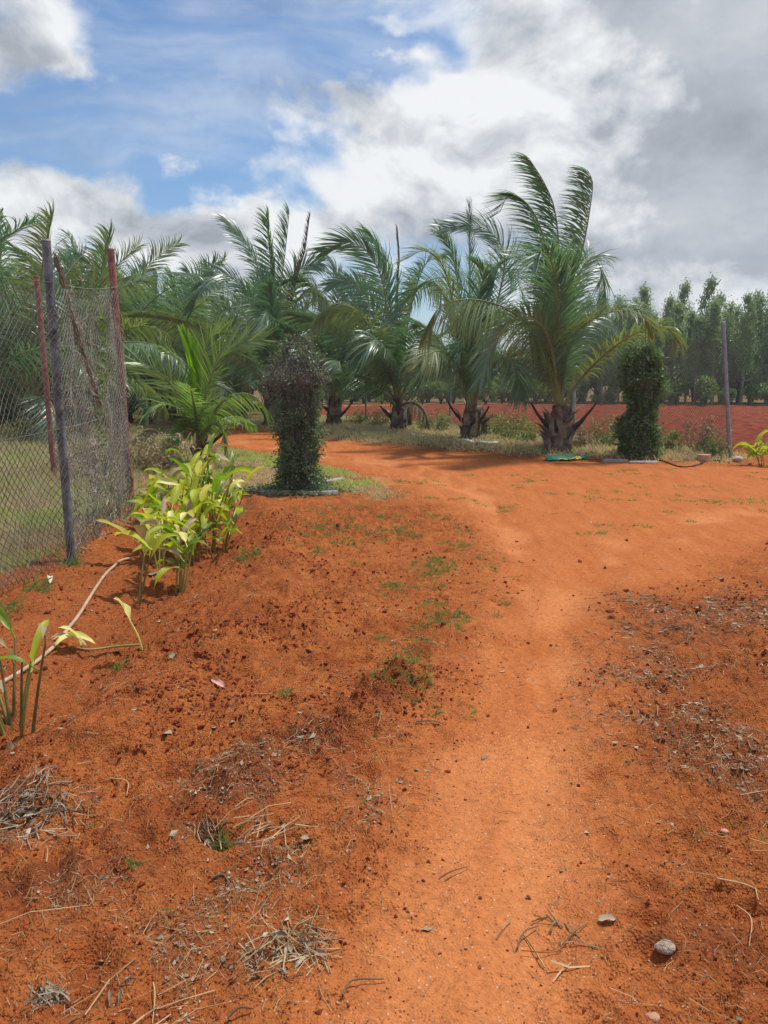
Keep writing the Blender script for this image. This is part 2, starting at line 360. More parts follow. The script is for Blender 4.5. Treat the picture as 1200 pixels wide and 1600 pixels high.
M = dict(
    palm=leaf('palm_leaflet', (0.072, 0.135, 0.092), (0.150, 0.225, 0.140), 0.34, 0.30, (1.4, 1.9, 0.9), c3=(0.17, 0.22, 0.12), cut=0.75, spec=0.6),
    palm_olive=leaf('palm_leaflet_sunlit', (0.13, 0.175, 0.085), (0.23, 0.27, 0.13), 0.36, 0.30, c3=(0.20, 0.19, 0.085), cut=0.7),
    palm_dry=leaf('palm_leaflet_dry', (0.16, 0.12, 0.07), (0.26, 0.21, 0.13), 0.7, 0.2, (1.3, 1.1, 0.8)),
    palm_new=leaf('palm_leaflet_new', (0.20, 0.34, 0.02), (0.30, 0.46, 0.03), 0.4, 0.5),
    palm_young=leaf('palm_leaflet_young', (0.10, 0.165, 0.05), (0.20, 0.28, 0.09), 0.36, 0.35, c3=(0.26, 0.31, 0.13), cut=0.7),
    palm_far=leaf('palm_leaflet_far', (0.090, 0.145, 0.100), (0.155, 0.215, 0.135), 0.42, 0.28),
    midrib=simple('palm_midrib', (0.17, 0.19, 0.075), (0.26, 0.25, 0.11), 3, 0.5, spec=0.4),
    petiole=simple('palm_petiole_brown', (0.11, 0.085, 0.055), (0.21, 0.17, 0.10), 5, 0.7, 0.3),
    stub=simple('dead_petiole', (0.025, 0.019, 0.016), (0.06, 0.045, 0.037), 6, 0.6, 0.4),
    trunk=simple('palm_trunk_fibre', (0.055, 0.037, 0.030), (0.16, 0.11, 0.088), 9, 0.9, 0.9, 30),
    sheath=simple('palm_dry_sheath', (0.10, 0.075, 0.062), (0.34, 0.28, 0.235), 3.5, 0.8, 0.6, 25, island=0.3),
    greymetal=simple('grey_post_paint', (0.17, 0.19, 0.23), (0.27, 0.29, 0.33), 14, 0.5, 0.3, 60, spec=0.5, metallic=0.2),
    darkmetal=simple('dark_weathered_post', (0.035, 0.038, 0.046), (0.19, 0.20, 0.22), 9, 0.55, 0.4, 50, spec=0.5),
    palemetal=simple('pale_post_paint', (0.28, 0.30, 0.32), (0.42, 0.44, 0.45), 9, 0.5, 0.2),
    redmetal=simple('red_oxide_paint', (0.17, 0.055, 0.048), (0.36, 0.155, 0.13), 14, 0.6, 0.4, 60),
    wire=simple('dark_wire', (0.06, 0.056, 0.05), (0.16, 0.145, 0.125), 3, 0.5, metallic=0.3),
    wire_tan=simple('weathered_wire', (0.13, 0.125, 0.11), (0.27, 0.255, 0.22), 4, 0.6),
    vine_dry=simple('dry_creeper', (0.16, 0.135, 0.11), (0.36, 0.315, 0.25), 6, 0.85, island=0.4),
    twig_dark=simple('grey_twig', (0.075, 0.07, 0.068), (0.20, 0.18, 0.16), 6, 0.85, island=0.4),
    vine_leaf=leaf('creeper_leaf', (0.055, 0.105, 0.045), (0.13, 0.20, 0.07), 0.45, 0.3, c3=(0.16, 0.22, 0.08), cut=0.8, scale=3),
    vine_leaf_dk=leaf('creeper_leaf_dusty', (0.08, 0.105, 0.075), (0.15, 0.19, 0.12), 0.5, 0.3, c3=(0.17, 0.21, 0.13), cut=0.8, scale=3),
    core=simple('pillar_plaster', (0.10, 0.085, 0.075), (0.24, 0.20, 0.175), 5, 0.9, 0.3),
    ginger=leaf('ginger_leaf', (0.24, 0.31, 0.015), (0.50, 0.52, 0.035), 0.55, 0.42, (1.5, 1.6, 0.6), c3=(0.70, 0.68, 0.22), cut=0.6, scale=6),
    ginger_pale=leaf('ginger_leaf_pale', (0.62, 0.60, 0.14), (0.78, 0.74, 0.28), 0.5, 0.35, (1.2, 1.2, 0.8), scale=8),
    ginger_green=leaf('ginger_leaf_green', (0.10, 0.17, 0.015), (0.22, 0.32, 0.03), 0.4, 0.4, (1.5, 1.8, 0.6), scale=8),
    ginger_dry=leaf('ginger_leaf_dry', (0.24, 0.17, 0.085), (0.48, 0.40, 0.25), 0.7, 0.25, (1.2, 1.1, 0.8), scale=8),
    stem=simple('ginger_stem', (0.17, 0.18, 0.04), (0.34, 0.25, 0.08), 5, 0.5, 0.1),
    stem_dk=simple('ginger_stem_dark', (0.10, 0.105, 0.04), (0.24, 0.18, 0.075), 8, 0.5, 0.1),
    hose=simple('tan_hose', (0.36, 0.23, 0.15), (0.50, 0.35, 0.24), 9, 0.5, 0.05),
    blackpipe=simple('black_pipe', (0.016, 0.015, 0.015), (0.05, 0.042, 0.038), 9, 0.5),
    whitepipe=simple('pale_pipe', (0.46, 0.45, 0.42), (0.58, 0.57, 0.54), 6, 0.5, 0.1),
    tarp=simple('green_sacking', (0.010, 0.12, 0.075), (0.03, 0.20, 0.12), 12, 0.7, 0.3),
    tarp_y=simple('yellow_sacking', (0.44, 0.33, 0.04), (0.6, 0.45, 0.08), 12, 0.7, 0.3),
    stone=simple('kerb_stone', (0.24, 0.215, 0.185), (0.42, 0.38, 0.335), 9, 0.9, 0.8, 40),
    whitestone=simple('pale_stone', (0.34, 0.22, 0.16), (0.62, 0.52, 0.45), 30, 0.95, 1.0, 80),
    brick=simple('broken_brick', (0.45, 0.22, 0.13), (0.60, 0.34, 0.22), 12, 0.9, 0.8, 60),
    clod=simple('soil_clod', (0.17, 0.036, 0.014), (0.33, 0.080, 0.028), 14, 1.0, 0.8, 120, island=0.35, spec=0.1),
    straw=simple('straw_litter', (0.29, 0.185, 0.09), (0.50, 0.36, 0.20), 4, 0.9, island=0.5, c3=(0.115, 0.055, 0.03), spec=0.2),
    greyleaf=simple('grey_leaf_litter', (0.22, 0.165, 0.115), (0.45, 0.37, 0.27), 5, 0.95, island=0.45, c3=(0.12, 0.07, 0.045), spec=0.03),
    twig=simple('brown_twig', (0.11, 0.058, 0.034), (0.23, 0.14, 0.085), 6, 0.85, island=0.3, spec=0.2),
    grass=leaf('green_grass', (0.30, 0.36, 0.15), (0.46, 0.48, 0.25), 0.55, 0.5, c3=(0.30, 0.29, 0.13), cut=0.6, scale=0.6),
    grass_dry=leaf('dry_grass', (0.54, 0.45, 0.28), (0.70, 0.60, 0.41), 0.8, 0.45, (1.2, 1.1, 0.8), c3=(0.14, 0.17, 0.05), cut=0.7, scale=0.6),
    weed=leaf('weed_leaf', (0.12, 0.16, 0.06), (0.22, 0.25, 0.10), 0.6, 0.3, c3=(0.25, 0.21, 0.11), cut=0.65, scale=1.5),
    weed_brown=leaf('dry_weed', (0.22, 0.18, 0.10), (0.36, 0.29, 0.17), 0.7, 0.25, (1.2, 1.1, 0.8), scale=1.5),
    tuft=leaf('tuft_leaf', (0.12, 0.175, 0.065), (0.23, 0.29, 0.12), 0.5, 0.4, c3=(0.24, 0.26, 0.11), cut=0.7, scale=4),
    euc=leaf('eucalyptus_leaf', (0.15, 0.20, 0.11), (0.25, 0.31, 0.165), 0.45, 0.45, (1.3, 1.6, 0.9), c3=(0.26, 0.33, 0.17), cut=0.75, scale=0.35),
    eucbark=simple('eucalyptus_bark', (0.24, 0.215, 0.19), (0.42, 0.385, 0.34), 2, 0.8, 0.2),
    bush=leaf('bush_leaf', (0.08, 0.125, 0.05), (0.17, 0.23, 0.08), 0.5, 0.4, scale=0.5),
    bush_lt=leaf('bush_leaf_light', (0.085, 0.14, 0.032), (0.17, 0.24, 0.06), 0.5, 0.3, scale=0.5),
    wood=simple('bush_wood', (0.06, 0.045, 0.033), (0.12, 0.09, 0.07), 5, 0.9),
    pink=simple('pink_dry_leaf', (0.48, 0.22, 0.17), (0.60, 0.32, 0.25), 20, 0.6),
    paleleaf=simple('pale_fallen_leaf', (0.44, 0.46, 0.33), (0.58, 0.58, 0.44), 20, 0.6),
    greenleaf=simple('fallen_green_leaf', (0.12, 0.19, 0.10), (0.2, 0.28, 0.16), 20, 0.5),
)

# ------------------------------------------------------------------ ground
W2 = lambda L: [G(*p) for p in L]
ROAD = W2([(400, 1750), (520, 1500), (600, 1330), (655, 1180), (715, 1050), (765, 950), (770, 870), (735, 810), (640, 768),
           (560, 738), (470, 712), (350, 697), (250, 678), (150, 662)]) + [np.array([-40., 34, 0]), np.array([-40., 44, 0])] + \
       W2([(0, 640), (200, 651), (300, 664), (430, 677), (560, 694), (700, 706), (800, 716), (950, 724), (1130, 728)]) + \
       [np.array([16., 14.6, 0]), np.array([30., 14.0, 0]), np.array([30., 8.6, 0]), np.array([8., 8.1, 0])] + \
       W2([(1200, 850), (1130, 905), (1000, 925), (945, 950), (945, 1040), (950, 1150), (945, 1280), (950, 1420), (940, 1750)])
FENCE_R = [G(1142, 720), G(897, 688), G(703, 672), G(571, 665)]
FIELD = [np.array([40., 14.5, 0]), np.array([12., 15.2, 0]), G(1142, 712) + (0, .5, 0), G(897, 682), G(703, 664), G(571, 655), G(500, 648), np.array([-6., 52., 0]),
         np.array([8., 60., 0]), np.array([22., 56., 0]), np.array([45., 46., 0])]
GRASSL = W2([(-900, 1080), (0, 925), (110, 872), (215, 800), (240, 740), (330, 700), (330, 690), (210, 672), (60, 662)]) + [np.array([-50., 33., 0]), np.array([-40., 5., 0])]
ISLE = W2([(240, 760), (215, 700), (260, 686), (350, 700), (470, 716), (560, 742), (620, 765), (600, 778), (520, 765), (380, 775)])
VERGE = W2([(330, 662), (430, 672), (560, 692), (700, 704), (850, 714), (1120, 724), (1150, 715), (1000, 700), (850, 686), (700, 670), (560, 655), (430, 648), (330, 650)])
LITTERR = W2([(950, 925), (1190, 935), (1260, 960), (1300, 1250), (1250, 1480), (1100, 1450), (1030, 1300), (990, 1150), (940, 1040)])
LITTERL = W2([(-60, 1600), (-60, 1400), (150, 1330), (330, 1230), (520, 1150), (600, 1160), (600, 1260), (500, 1350), (420, 1500), (330, 1650)])
PATCHG = W2([(430, 880), (480, 800), (600, 775), (740, 820), (775, 900), (760, 1000), (690, 1110), (610, 1080), (620, 960), (520, 900)])
RIDGE = W2([(60, 1235), (150, 1160), (250, 1100), (330, 1045), (400, 965), (440, 880), (440, 820), (400, 785)])
TRENCH = W2([(-200, 1330), (-40, 1180), (60, 1090), (140, 1010), (220, 945), (300, 880), (340, 830), (360, 795)])
RIDGE2 = W2([(-100, 1450), (120, 1370), (300, 1280), (440, 1190), (560, 1120), (640, 1060)])
PITS = [(*G(px, py)[:2], r_, d_) for (px, py, r_, d_) in ((1008, 1442, .055, .04), (1012, 1492, .07, .045), (1118, 1402, .045, .05), (1168, 1428, .05, .045), (1078, 1408, .05, .03), (1062, 1322, .07, .03), (1110, 1335, .05, .025), (1066, 1222, .05, .035), (905, 1575, .06, .025), (205, 1330, .07, .035), (120, 1320, .05, .03), (340, 1395, .06, .02), (720, 1118, .07, .02))]
DARKR = W2([(960, 930), (1400, 930), (1500, 1700), (1020, 1700), (1010, 1450), (985, 1250), (955, 1050)])
DARKL = W2([(-200, 1300), (60, 1230), (250, 1080), (400, 950), (440, 830), (380, 780), (200, 830), (0, 950), (-300, 1060)])
RUT1 = W2([(560, 1700), (640, 1480), (710, 1280), (765, 1100), (800, 960), (815, 860), (760, 775), (630, 728), (450, 702), (300, 683)])
RUT2 = W2([(810, 1700), (835, 1450), (860, 1200), (872, 1050), (890, 940), (950, 865), (1080, 815), (1250, 790)])
FENCEL = [G(-350, 1085), G(112, 880), G(207, 800)]


def masks(x, y):
    wob = 0.28 * (fbm(x * 1.7, y * 1.7, 4, 5) - 0.5) + 0.10 * (fbm(x * 9, y * 9, 3, 6) - 0.5)
    k = np.clip(y / 8.0, 0.6, 3.0)
    road = sstep(poly_sd(x, y, ROAD) + wob * 2 * k, -0.35, 0.45)
    field = sstep(poly_sd(x, y, FIELD) + wob * 3, -0.3, 0.5)
    gl = sstep(poly_sd(x, y, GRASSL) + wob * 2.5, -0.2, 0.5)
    isle = sstep(poly_sd(x, y, ISLE) + wob * 3, -0.3, 0.5)
    verge = sstep(poly_sd(x, y, VERGE) + wob * 3, -0.5, 0.5)
    lit = np.maximum(sstep(poly_sd(x, y, LITTERR) + wob * 3, -0.3, 0.3) * sstep(fbm(x * 2.6, y * 2.6, 4, 31), 0.36, 0.62),
                     sstep(poly_sd(x, y, LITTERL) + wob * 3, -0.2, 0.3) * sstep(fbm(x * 3.1, y * 3.1, 4, 33), 0.38, 0.64))
    return dict(road=road, field=field, gl=gl, isle=isle, verge=verge, lit=lit, far=sstep(poly_sd(x, y, FIELD) * -1, 1.0, 3.0) * sstep(y, 27, 33))


def height(x, y, m=None):
    if m is None: m = masks(x, y)
    h = 0.05 * (fbm(x * 0.45, y * 0.45, 3, 1) - 0.5)
    far = sstep(y, 14, 40)
    rough = np.clip(1 - 0.93 * m['road'], 0, 1)
    br = seg_dist(x, y, RIDGE); bt = seg_dist(x, y, TRENCH); b2 = seg_dist(x, y, RIDGE2); bf = seg_dist(x, y, FENCEL)
    lump = fbm(x * 3.3, y * 3.3, 4, 9)
    h = h + 0.10 * np.exp(-(br / 0.22) ** 2) * (0.35 + 1.2 * lump) - 0.13 * np.exp(-(bt / 0.30) ** 2)
    h = h + np.exp(-(b2 / 0.20) ** 2) * (0.11 * lump + 0.02 * np.sin((x * 0.8 + y * 0.6) * 42 + 5 * lump)) + 0.09 * np.exp(-(bf / 0.35) ** 2)
    # clods and hollows
    n1 = fbm(x * 4.2, y * 4.2, 5, 21, 0.58); n2 = fbm(x * 16, y * 16, 4, 25, 0.6)
    patch = sstep(fbm(x * 1.3, y * 1.3, 3, 41), 0.35, 0.7)
    near = 1 - far
    amp = (0.35 + 0.65 * patch) * rough
    loose = np.exp(-(br / 0.42) ** 2) + np.exp(-(b2 / 0.28) ** 2)
    h = h + near * (amp * (0.11 * (n1 - 0.5) + 0.075 * (np.abs(n2 - 0.5) * -2 + 0.35) + 0.026 * (fbm(x * 42, y * 42, 2, 27) - 0.5)) + rough * np.clip(loose, 0, 1) * 0.075 * (fbm(x * 7, y * 7, 4, 61, 0.62) - 0.5))
    # footprints and hoof pits
    cs = 0.34; ci, cj = np.floor(x / cs), np.floor(y / cs)
    for di in (-1, 0, 1):
        for dj in (-1, 0, 1):
            a, b = ci + di, cj + dj
            qx = (a + 0.2 + 0.6 * hash2(a, b, 71)) * cs; qy = (b + 0.2 + 0.6 * hash2(a, b, 72)) * cs
            on = hash2(a, b, 73) < 0.40; rr = 0.045 + 0.055 * hash2(a, b, 74); th = hash2(a, b, 75) * 6.28
            ux = (x - qx) * np.cos(th) + (y - qy) * np.sin(th); uy = -(x - qx) * np.sin(th) + (y - qy) * np.cos(th)
            d2 = (ux / rr) ** 2 + (uy / (rr * 1.5)) ** 2
            h = h - near * on * rough * (0.036 * np.exp(-d2 * d2) - 0.013 * np.exp(-((np.sqrt(d2) - 1.25) / 0.35) ** 2))
    for (qx, qy, rr, dp) in PITS:
        d2 = ((x - qx) / rr) ** 2 + ((y - qy) / (rr * .8)) ** 2
        h = h - dp * np.exp(-d2 ** 1.5) + dp * .3 * np.exp(-((np.sqrt(d2) - 1.35) / .35) ** 2)
    ru = np.minimum(seg_dist(x, y, RUT1), seg_dist(x, y, RUT2))
    h = h - m['road'] * (0.028 * np.exp(-(ru / .16) ** 2) - 0.016 * np.exp(-((ru - .30) / .10) ** 2))
    # uneven road
    h = h + near * m['road'] * (0.010 * (fbm(x * 2.2, y * 2.2, 3, 51) - 0.5) + 0.007 * (n2 - 0.5) * 2)
    h = h + m['field'] * 0.34 * (fbm(x * 1.6, y * 1.6, 5, 81, 0.65) - 0.5)
    h = h + m['verge'] * (0.10 + 0.08 * (lump - 0.5)) + m['gl'] * 0.05
    return h


def axis(lo_step, dense, growth, limit):
    a = list(np.arange(0, dense, lo_step)); st = lo_step
    while a[-1] < limit: st *= growth; a.append(a[-1] + st)
    return np.array(a)


ax = axis(0.0125, 1.5, 1.0135, 420); xs = np.concatenate([-ax[::-1][:-1], ax])
ys = [-14.0, -8, -4, -2, -1, -0.4, 0.1, 0.5, 0.8, 1.0, 1.15]
while ys[-1] < 420: ys.append(ys[-1] + max(0.0085, 0.0052 * ys[-1]) * (1 if ys[-1] < 20 else 1 + (ys[-1] - 20) * 0.05))
ys = np.array(ys)
GX, GY = np.meshgrid(xs, ys)
gm = masks(GX, GY); GZ = height(GX, GY, gm)
nx, ny = len(xs), len(ys)
print('ground grid', nx, ny)

m_soil, t = mat('red_soil')
tc = t.n('ShaderNodeTexCoord').outputs['Object']
at = lambda n: t.n('ShaderNodeAttribute', attribute_name=n).outputs['Fac']
a_road, a_field, a_grass, a_lit = at('m_road'), at('m_field'), at('m_grass'), at('m_lit')
nL = t.noise(tc, 0.9, 5, 0.6); nM = t.noise(tc, 5.5, 6, 0.62); nF = t.noise(tc, 38, 5, 0.65); nG = t.noise(tc, 160, 3, 0.6)
c = t.mix(t.ss(nL, 0.32, 0.68), (0.325, 0.086, 0.024), (0.405, 0.120, 0.034))
c = t.mix(t.ss(nM, 0.35, 0.72), c, (0.46, 0.150, 0.042))
c = t.mix(t.m('MULTIPLY', t.ss(nM, 0.46, 0.27), 0.5), c, (0.22, 0.052, 0.018))
c = t.mix(t.m('MULTIPLY', t.ss(t.noise(tc, 1.6, 6, 0.68), 0.50, 0.70), 0.55), c, (0.215, 0.055, 0.020))
c = t.mix(t.m('MULTIPLY', t.m('MULTIPLY', at('m_damp_dark'), t.ss(nM, 0.35, 0.6)), 0.8), c, (0.15, 0.040, 0.017))
strk = t.noise(t.vm('MULTIPLY', tc, (3.0, 0.55, 1.0)), 2.3, 5, 0.6)
rc = t.mix(t.ss(strk, 0.3, 0.7), (0.365, 0.108, 0.031), (0.44, 0.146, 0.046))
rc = t.mix(t.m('MULTIPLY', t.ss(nM, 0.5, 0.3), 0.45), rc, (0.39, 0.112, 0.036))
rc = t.mix(t.m('MULTIPLY', t.ss(nF, 0.5, 0.36), 0.35), rc, (0.34, 0.094, 0.030))
crumb_shade = t.m('MULTIPLY', t.ss(t.noise(tc, 21, 4, 0.7), 0.53, 0.63), t.ss(nM, 0.38, 0.55))  # dark specks: fine shading among the crumbs put into the soil colour
c = t.mix(t.m('MULTIPLY', crumb_shade, 0.6), c, (0.155, 0.038, 0.014))
rc = t.mix(t.m('MULTIPLY', crumb_shade, 0.38), rc, (0.26, 0.070, 0.024))
rc = t.mix(t.m('MULTIPLY', at('m_rut'), 0.65), rc, (0.53, 0.205, 0.076))
c = t.mix(a_road, c, rc)
c = t.mix(a_field, c, t.mix(t.ss(t.noise(tc, 2.4, 6, 0.7), 0.34, 0.66), (0.12, 0.026, 0.013), (0.27, 0.066, 0.031)))
lc = t.mix(t.ss(nF, 0.4, 0.65), (0.15, 0.050, 0.024), (0.26, 0.105, 0.055))
c = t.mix(t.m('MULTIPLY', a_lit, 0.4), c, lc)
gc = t.mix(t.ss(nM, 0.35, 0.65), (0.22, 0.20, 0.095), (0.40, 0.33, 0.20))
gc = t.mix(at('m_far'), gc, t.mix(t.ss(nL, 0.35, 0.65), (0.06, 0.075, 0.028), (0.13, 0.13, 0.055)))
c = t.mix(t.m('MULTIPLY', a_grass, 0.8), c, gc)
c = t.mix(1.0, c, t.vm('SCALE', (1.0, 1.0, 1.0), t.lin(nF, 0.25, 0.75, 0.78, 1.2)), 'MULTIPLY')
c = t.mix(1.0, c, t.vm('SCALE', (1.0, 1.0, 1.0), t.lin(nG, 0.25, 0.75, 0.82, 1.18)), 'MULTIPLY')
vo = t.n('ShaderNodeTexVoronoi'); t.link(tc, vo.inputs['Vector']); vo.inputs['Scale'].default_value = 95
vs = t.n('ShaderNodeSeparateColor'); t.link(vo.outputs['Color'], vs.inputs[0])
grain = t.m('MULTIPLY', t.ss(vo.outputs['Distance'], 0.42, 0.22), t.m('GREATER_THAN', vs.outputs[0], 0.955))
c = t.mix(t.m('MULTIPLY', grain, 0.75), c, (0.56, 0.40, 0.29))
grain2 = t.m('MULTIPLY', t.ss(vo.outputs['Distance'], 0.5, 0.25), t.m('LESS_THAN', vs.outputs[0], 0.11))
c = t.mix(t.m('MULTIPLY', grain2, 0.6), c, (0.09, 0.028, 0.014))
b = t.n('ShaderNodeBsdfPrincipled'); t.link(c, b.inputs['Base Color'])
b.inputs['Roughness'].default_value = 1.0; b.inputs['Specular IOR Level'].default_value = 0.08
hgt = t.m('ADD', t.m('ADD', t.m('MULTIPLY', nF, 0.75), t.m('MULTIPLY', nG, 0.30)), t.m('MULTIPLY', t.ss(vo.outputs['Distance'], 0.6, 0.0), 0.25))
bp = t.n('ShaderNodeBump'); bp.inputs['Distance'].default_value = 0.034
t.link(t.lin(a_road, 0, 1, 0.95, 0.5), bp.inputs['Strength'])
t.link(hgt, bp.inputs['Height']); t.link(bp.outputs[0], b.inputs['Normal'])
o = t.n('ShaderNodeOutputMaterial'); t.link(b.outputs[0], o.inputs[0])

idx = np.arange(nx * ny).reshape(ny, nx)
FQ = np.stack([idx[:-1, :-1], idx[:-1, 1:], idx[1:, 1:], idx[1:, :-1]], -1).reshape(-1, 4)
VA = np.stack([GX, GY, GZ], -1).reshape(-1, 3)
_b2 = seg_dist(GX, GY, RIDGE2); _b1 = seg_dist(GX, GY, RIDGE); _bt = seg_dist(GX, GY, TRENCH)
damp_dark = np.clip(np.exp(-(_b2 / .2) ** 2) * sstep(fbm(GX * 5, GY * 5, 3, 95), .2, .45) + .55 * np.exp(-(_b1 / .3) ** 2) * sstep(fbm(GX * 6, GY * 6, 3, 96), .45, .65) + .5 * np.exp(-(_bt / .3) ** 2), 0, 1)  # moist soil on both ridges; the trench is just a darker tone
_r = np.minimum(seg_dist(GX, GY, RUT1), seg_dist(GX, GY, RUT2)); rut = np.exp(-(_r / (.17 + .015 * np.maximum(GY, 0))) ** 2) * sstep(fbm(GX * 2.3, GY * 1.1, 4, 97), .28, .6)
_wb = .5 * (fbm(GX * 1.5, GY * 1.5, 4, 98) - .5)
damp_dark = np.maximum(damp_dark, .5 * sstep(poly_sd(GX, GY, DARKR) + _wb * 2, -.3, .5) * (.35 + .65 * sstep(fbm(GX * 3, GY * 3, 4, 99), .3, .6)))  # right side of the soil is only coloured a darker red-brown
damp_dark = np.maximum(damp_dark, .42 * sstep(poly_sd(GX, GY, DARKL) + _wb * 1.5, -.2, .3) * (.4 + .6 * sstep(fbm(GX * 3, GY * 3, 4, 94), .3, .6)))  # left bank gets a darker red-brown tone in patches
attrs = dict(m_far=gm['far'], m_rut=rut, m_damp_dark=damp_dark, m_road=gm['road'] * (1 - gm['isle'] * 0.0), m_field=gm['field'], m_grass=np.maximum(np.maximum(np.maximum(gm['gl'], gm['verge']), gm['isle'] * 0.8), gm['far'] * (1 - gm['road'])), m_lit=gm['lit'])
fr = gm['road'][:-1, :-1].ravel() > 0.5; ff = (gm['field'][:-1, :-1].ravel() > 0.5) & ~fr
for name, sel, lab, cat in (('ground', ~fr & ~ff, 'loose red soil with clods and dry litter beside the track', 'ground'),
                            ('dirt_road', fr, 'smooth orange dirt track curving away to the left', 'road'),
                            ('ploughed_field', ff, 'ploughed dark red field behind the palm row', 'field')):
    F = FQ[sel]; used, inv = np.unique(F.ravel(), return_inverse=True)
    mb = MB(); mb.add(VA[used], inv.reshape(-1, 4)); ob = mb.build(name, m_soil)
    for k, v in attrs.items():
        ob.data.attributes.new(k, 'FLOAT', 'POINT').data.foreach_set('value', v.ravel()[used].astype(np.float32))
    tag(ob, lab, cat, kind='structure')


def H(x, y):
    x = np.atleast_1d(np.asarray(x, float)); y = np.atleast_1d(np.asarray(y, float)); return height(x, y)


def GH(px, py, dz=0.0):                 # point on the modelled terrain
    z = 0.0
    for _ in range(4):
        p = G(px, py, z); z = float(H(p[0], p[1])[0])
    p[2] = z + dz
    return p


# ------------------------------------------------------------------ palms
def unit(a): return a / (np.linalg.norm(a, axis=-1, keepdims=True) + 1e-9)


def frond(path, L=0.9, pairs=75, width=0.042, roll=0.0, droop=0.55, wind=0.35, pet=0.16, vee=0.35, seed=0, rib=0.042, closed=0.0, sweep=0.12, hang=0.0):
    r = np.random.default_rng(seed)
    n = 40; C = spline(path, n); T = unit(np.gradient(C, axis=0))
    hd = C[-1] - C[0]; hd[2] = 0; inward = -unit(hd)
    ref = np.array([0, 0, 1.0]) + 0.55 * inward
    N = unit(ref - (T @ ref)[:, None] * T)
    S = np.cross(T, N)
    cr, sr = math.cos(roll), math.sin(roll)
    N, S = N * cr + S * sr, S * cr - N * sr
    lf, rb = MB(), MB()
    u = np.linspace(0, 1, pairs); out = []
    for side in (-1, 1):
        uu = np.clip(u + r.normal(0, 0.004, pairs), 0, 1); tt = (pet + (1 - pet) * uu) * (n - 1)
        i0 = np.clip(tt.astype(int), 0, n - 2); fr_ = (tt - i0)[:, None]
        ip = lambda A: A[i0] * (1 - fr_) + A[i0 + 1] * fr_
        p, Tt, Nn, Ss = ip(C), unit(ip(T)), unit(ip(N)), unit(ip(S))
        ang = np.radians(64 - 42 * uu ** 1.1 + r.normal(0, 5, pairs)) * (1 - closed)
        ln = L * np.interp(uu, [0, .12, .35, .7, .93, 1], [.45, .8, 1.0, .92, .68, .5]) * r.uniform(0.86, 1.08, pairs)
        ve = vee + r.normal(0, 0.12, pairs)
        d = unit(Tt * np.cos(ang)[:, None] + Ss * (side * np.sin(ang) * np.cos(ve))[:, None] + Nn * (np.sin(ang) * np.sin(ve))[:, None])
        d = unit(d + np.array([[-1.0, -0.1, 0.1]]) * sweep + np.array([[0, 0, -1.0]]) * hang)
        K = 4; pts = [p]; dirs = []
        g = droop * r.uniform(0.7, 1.35, pairs)[:, None]; wd = wind * r.uniform(0.5, 1.4, pairs)[:, None]
        for k in range(K):
            d = unit(d + (np.array([[0, 0, -1.0]]) * g + np.array([[-1.0, -0.15, 0.12]]) * wd) * (0.12 + 0.42 * k) / K * 1.5)
            dirs.append(d); pts.append(pts[-1] + d * (ln / K)[:, None])
        Pt = np.stack(pts, 1); dirs.append(dirs[-1]); Dd = np.stack(dirs, 1)
        bn = unit(Nn + r.normal(0, 0.25, Nn.shape))[:, None, :]
        Wv = unit(np.cross(Dd, np.broadcast_to(bn, Dd.shape)))
        prof = np.array([0.5, 1.0, 0.8, 0.42, 0.04])[None, :, None] * width * 0.5
        out.append(np.stack([Pt - Wv * prof, Pt + Wv * prof], 2))
    lf.grids(np.concatenate(out, 0))
    rad = rib * np.interp(np.linspace(0, 1, n), [0, 0.06, 0.2, 0.6, 1], [2.2, 1.5, 1.0, 0.55, 0.14])
    rb.tube(C, rad, 5, 0, 0.7)
    return lf, rb


def rand_frond_path(start, azim, elev, length, bend, wind, r):
    pts = [np.array(start)]; n = 9; e = elev; h = np.array([math.cos(azim), math.sin(azim), 0])
    for i in range(n):
        u = (i + 1) / n
        e = elev - bend * u ** 1.6
        d = h * math.cos(e) + np.array([0, 0, 1.0]) * math.sin(e) + np.array([-1, 0, 0]) * wind * u
        pts.append(pts[-1] + d / np.linalg.norm(d) * length / n)
    return np.array(pts)


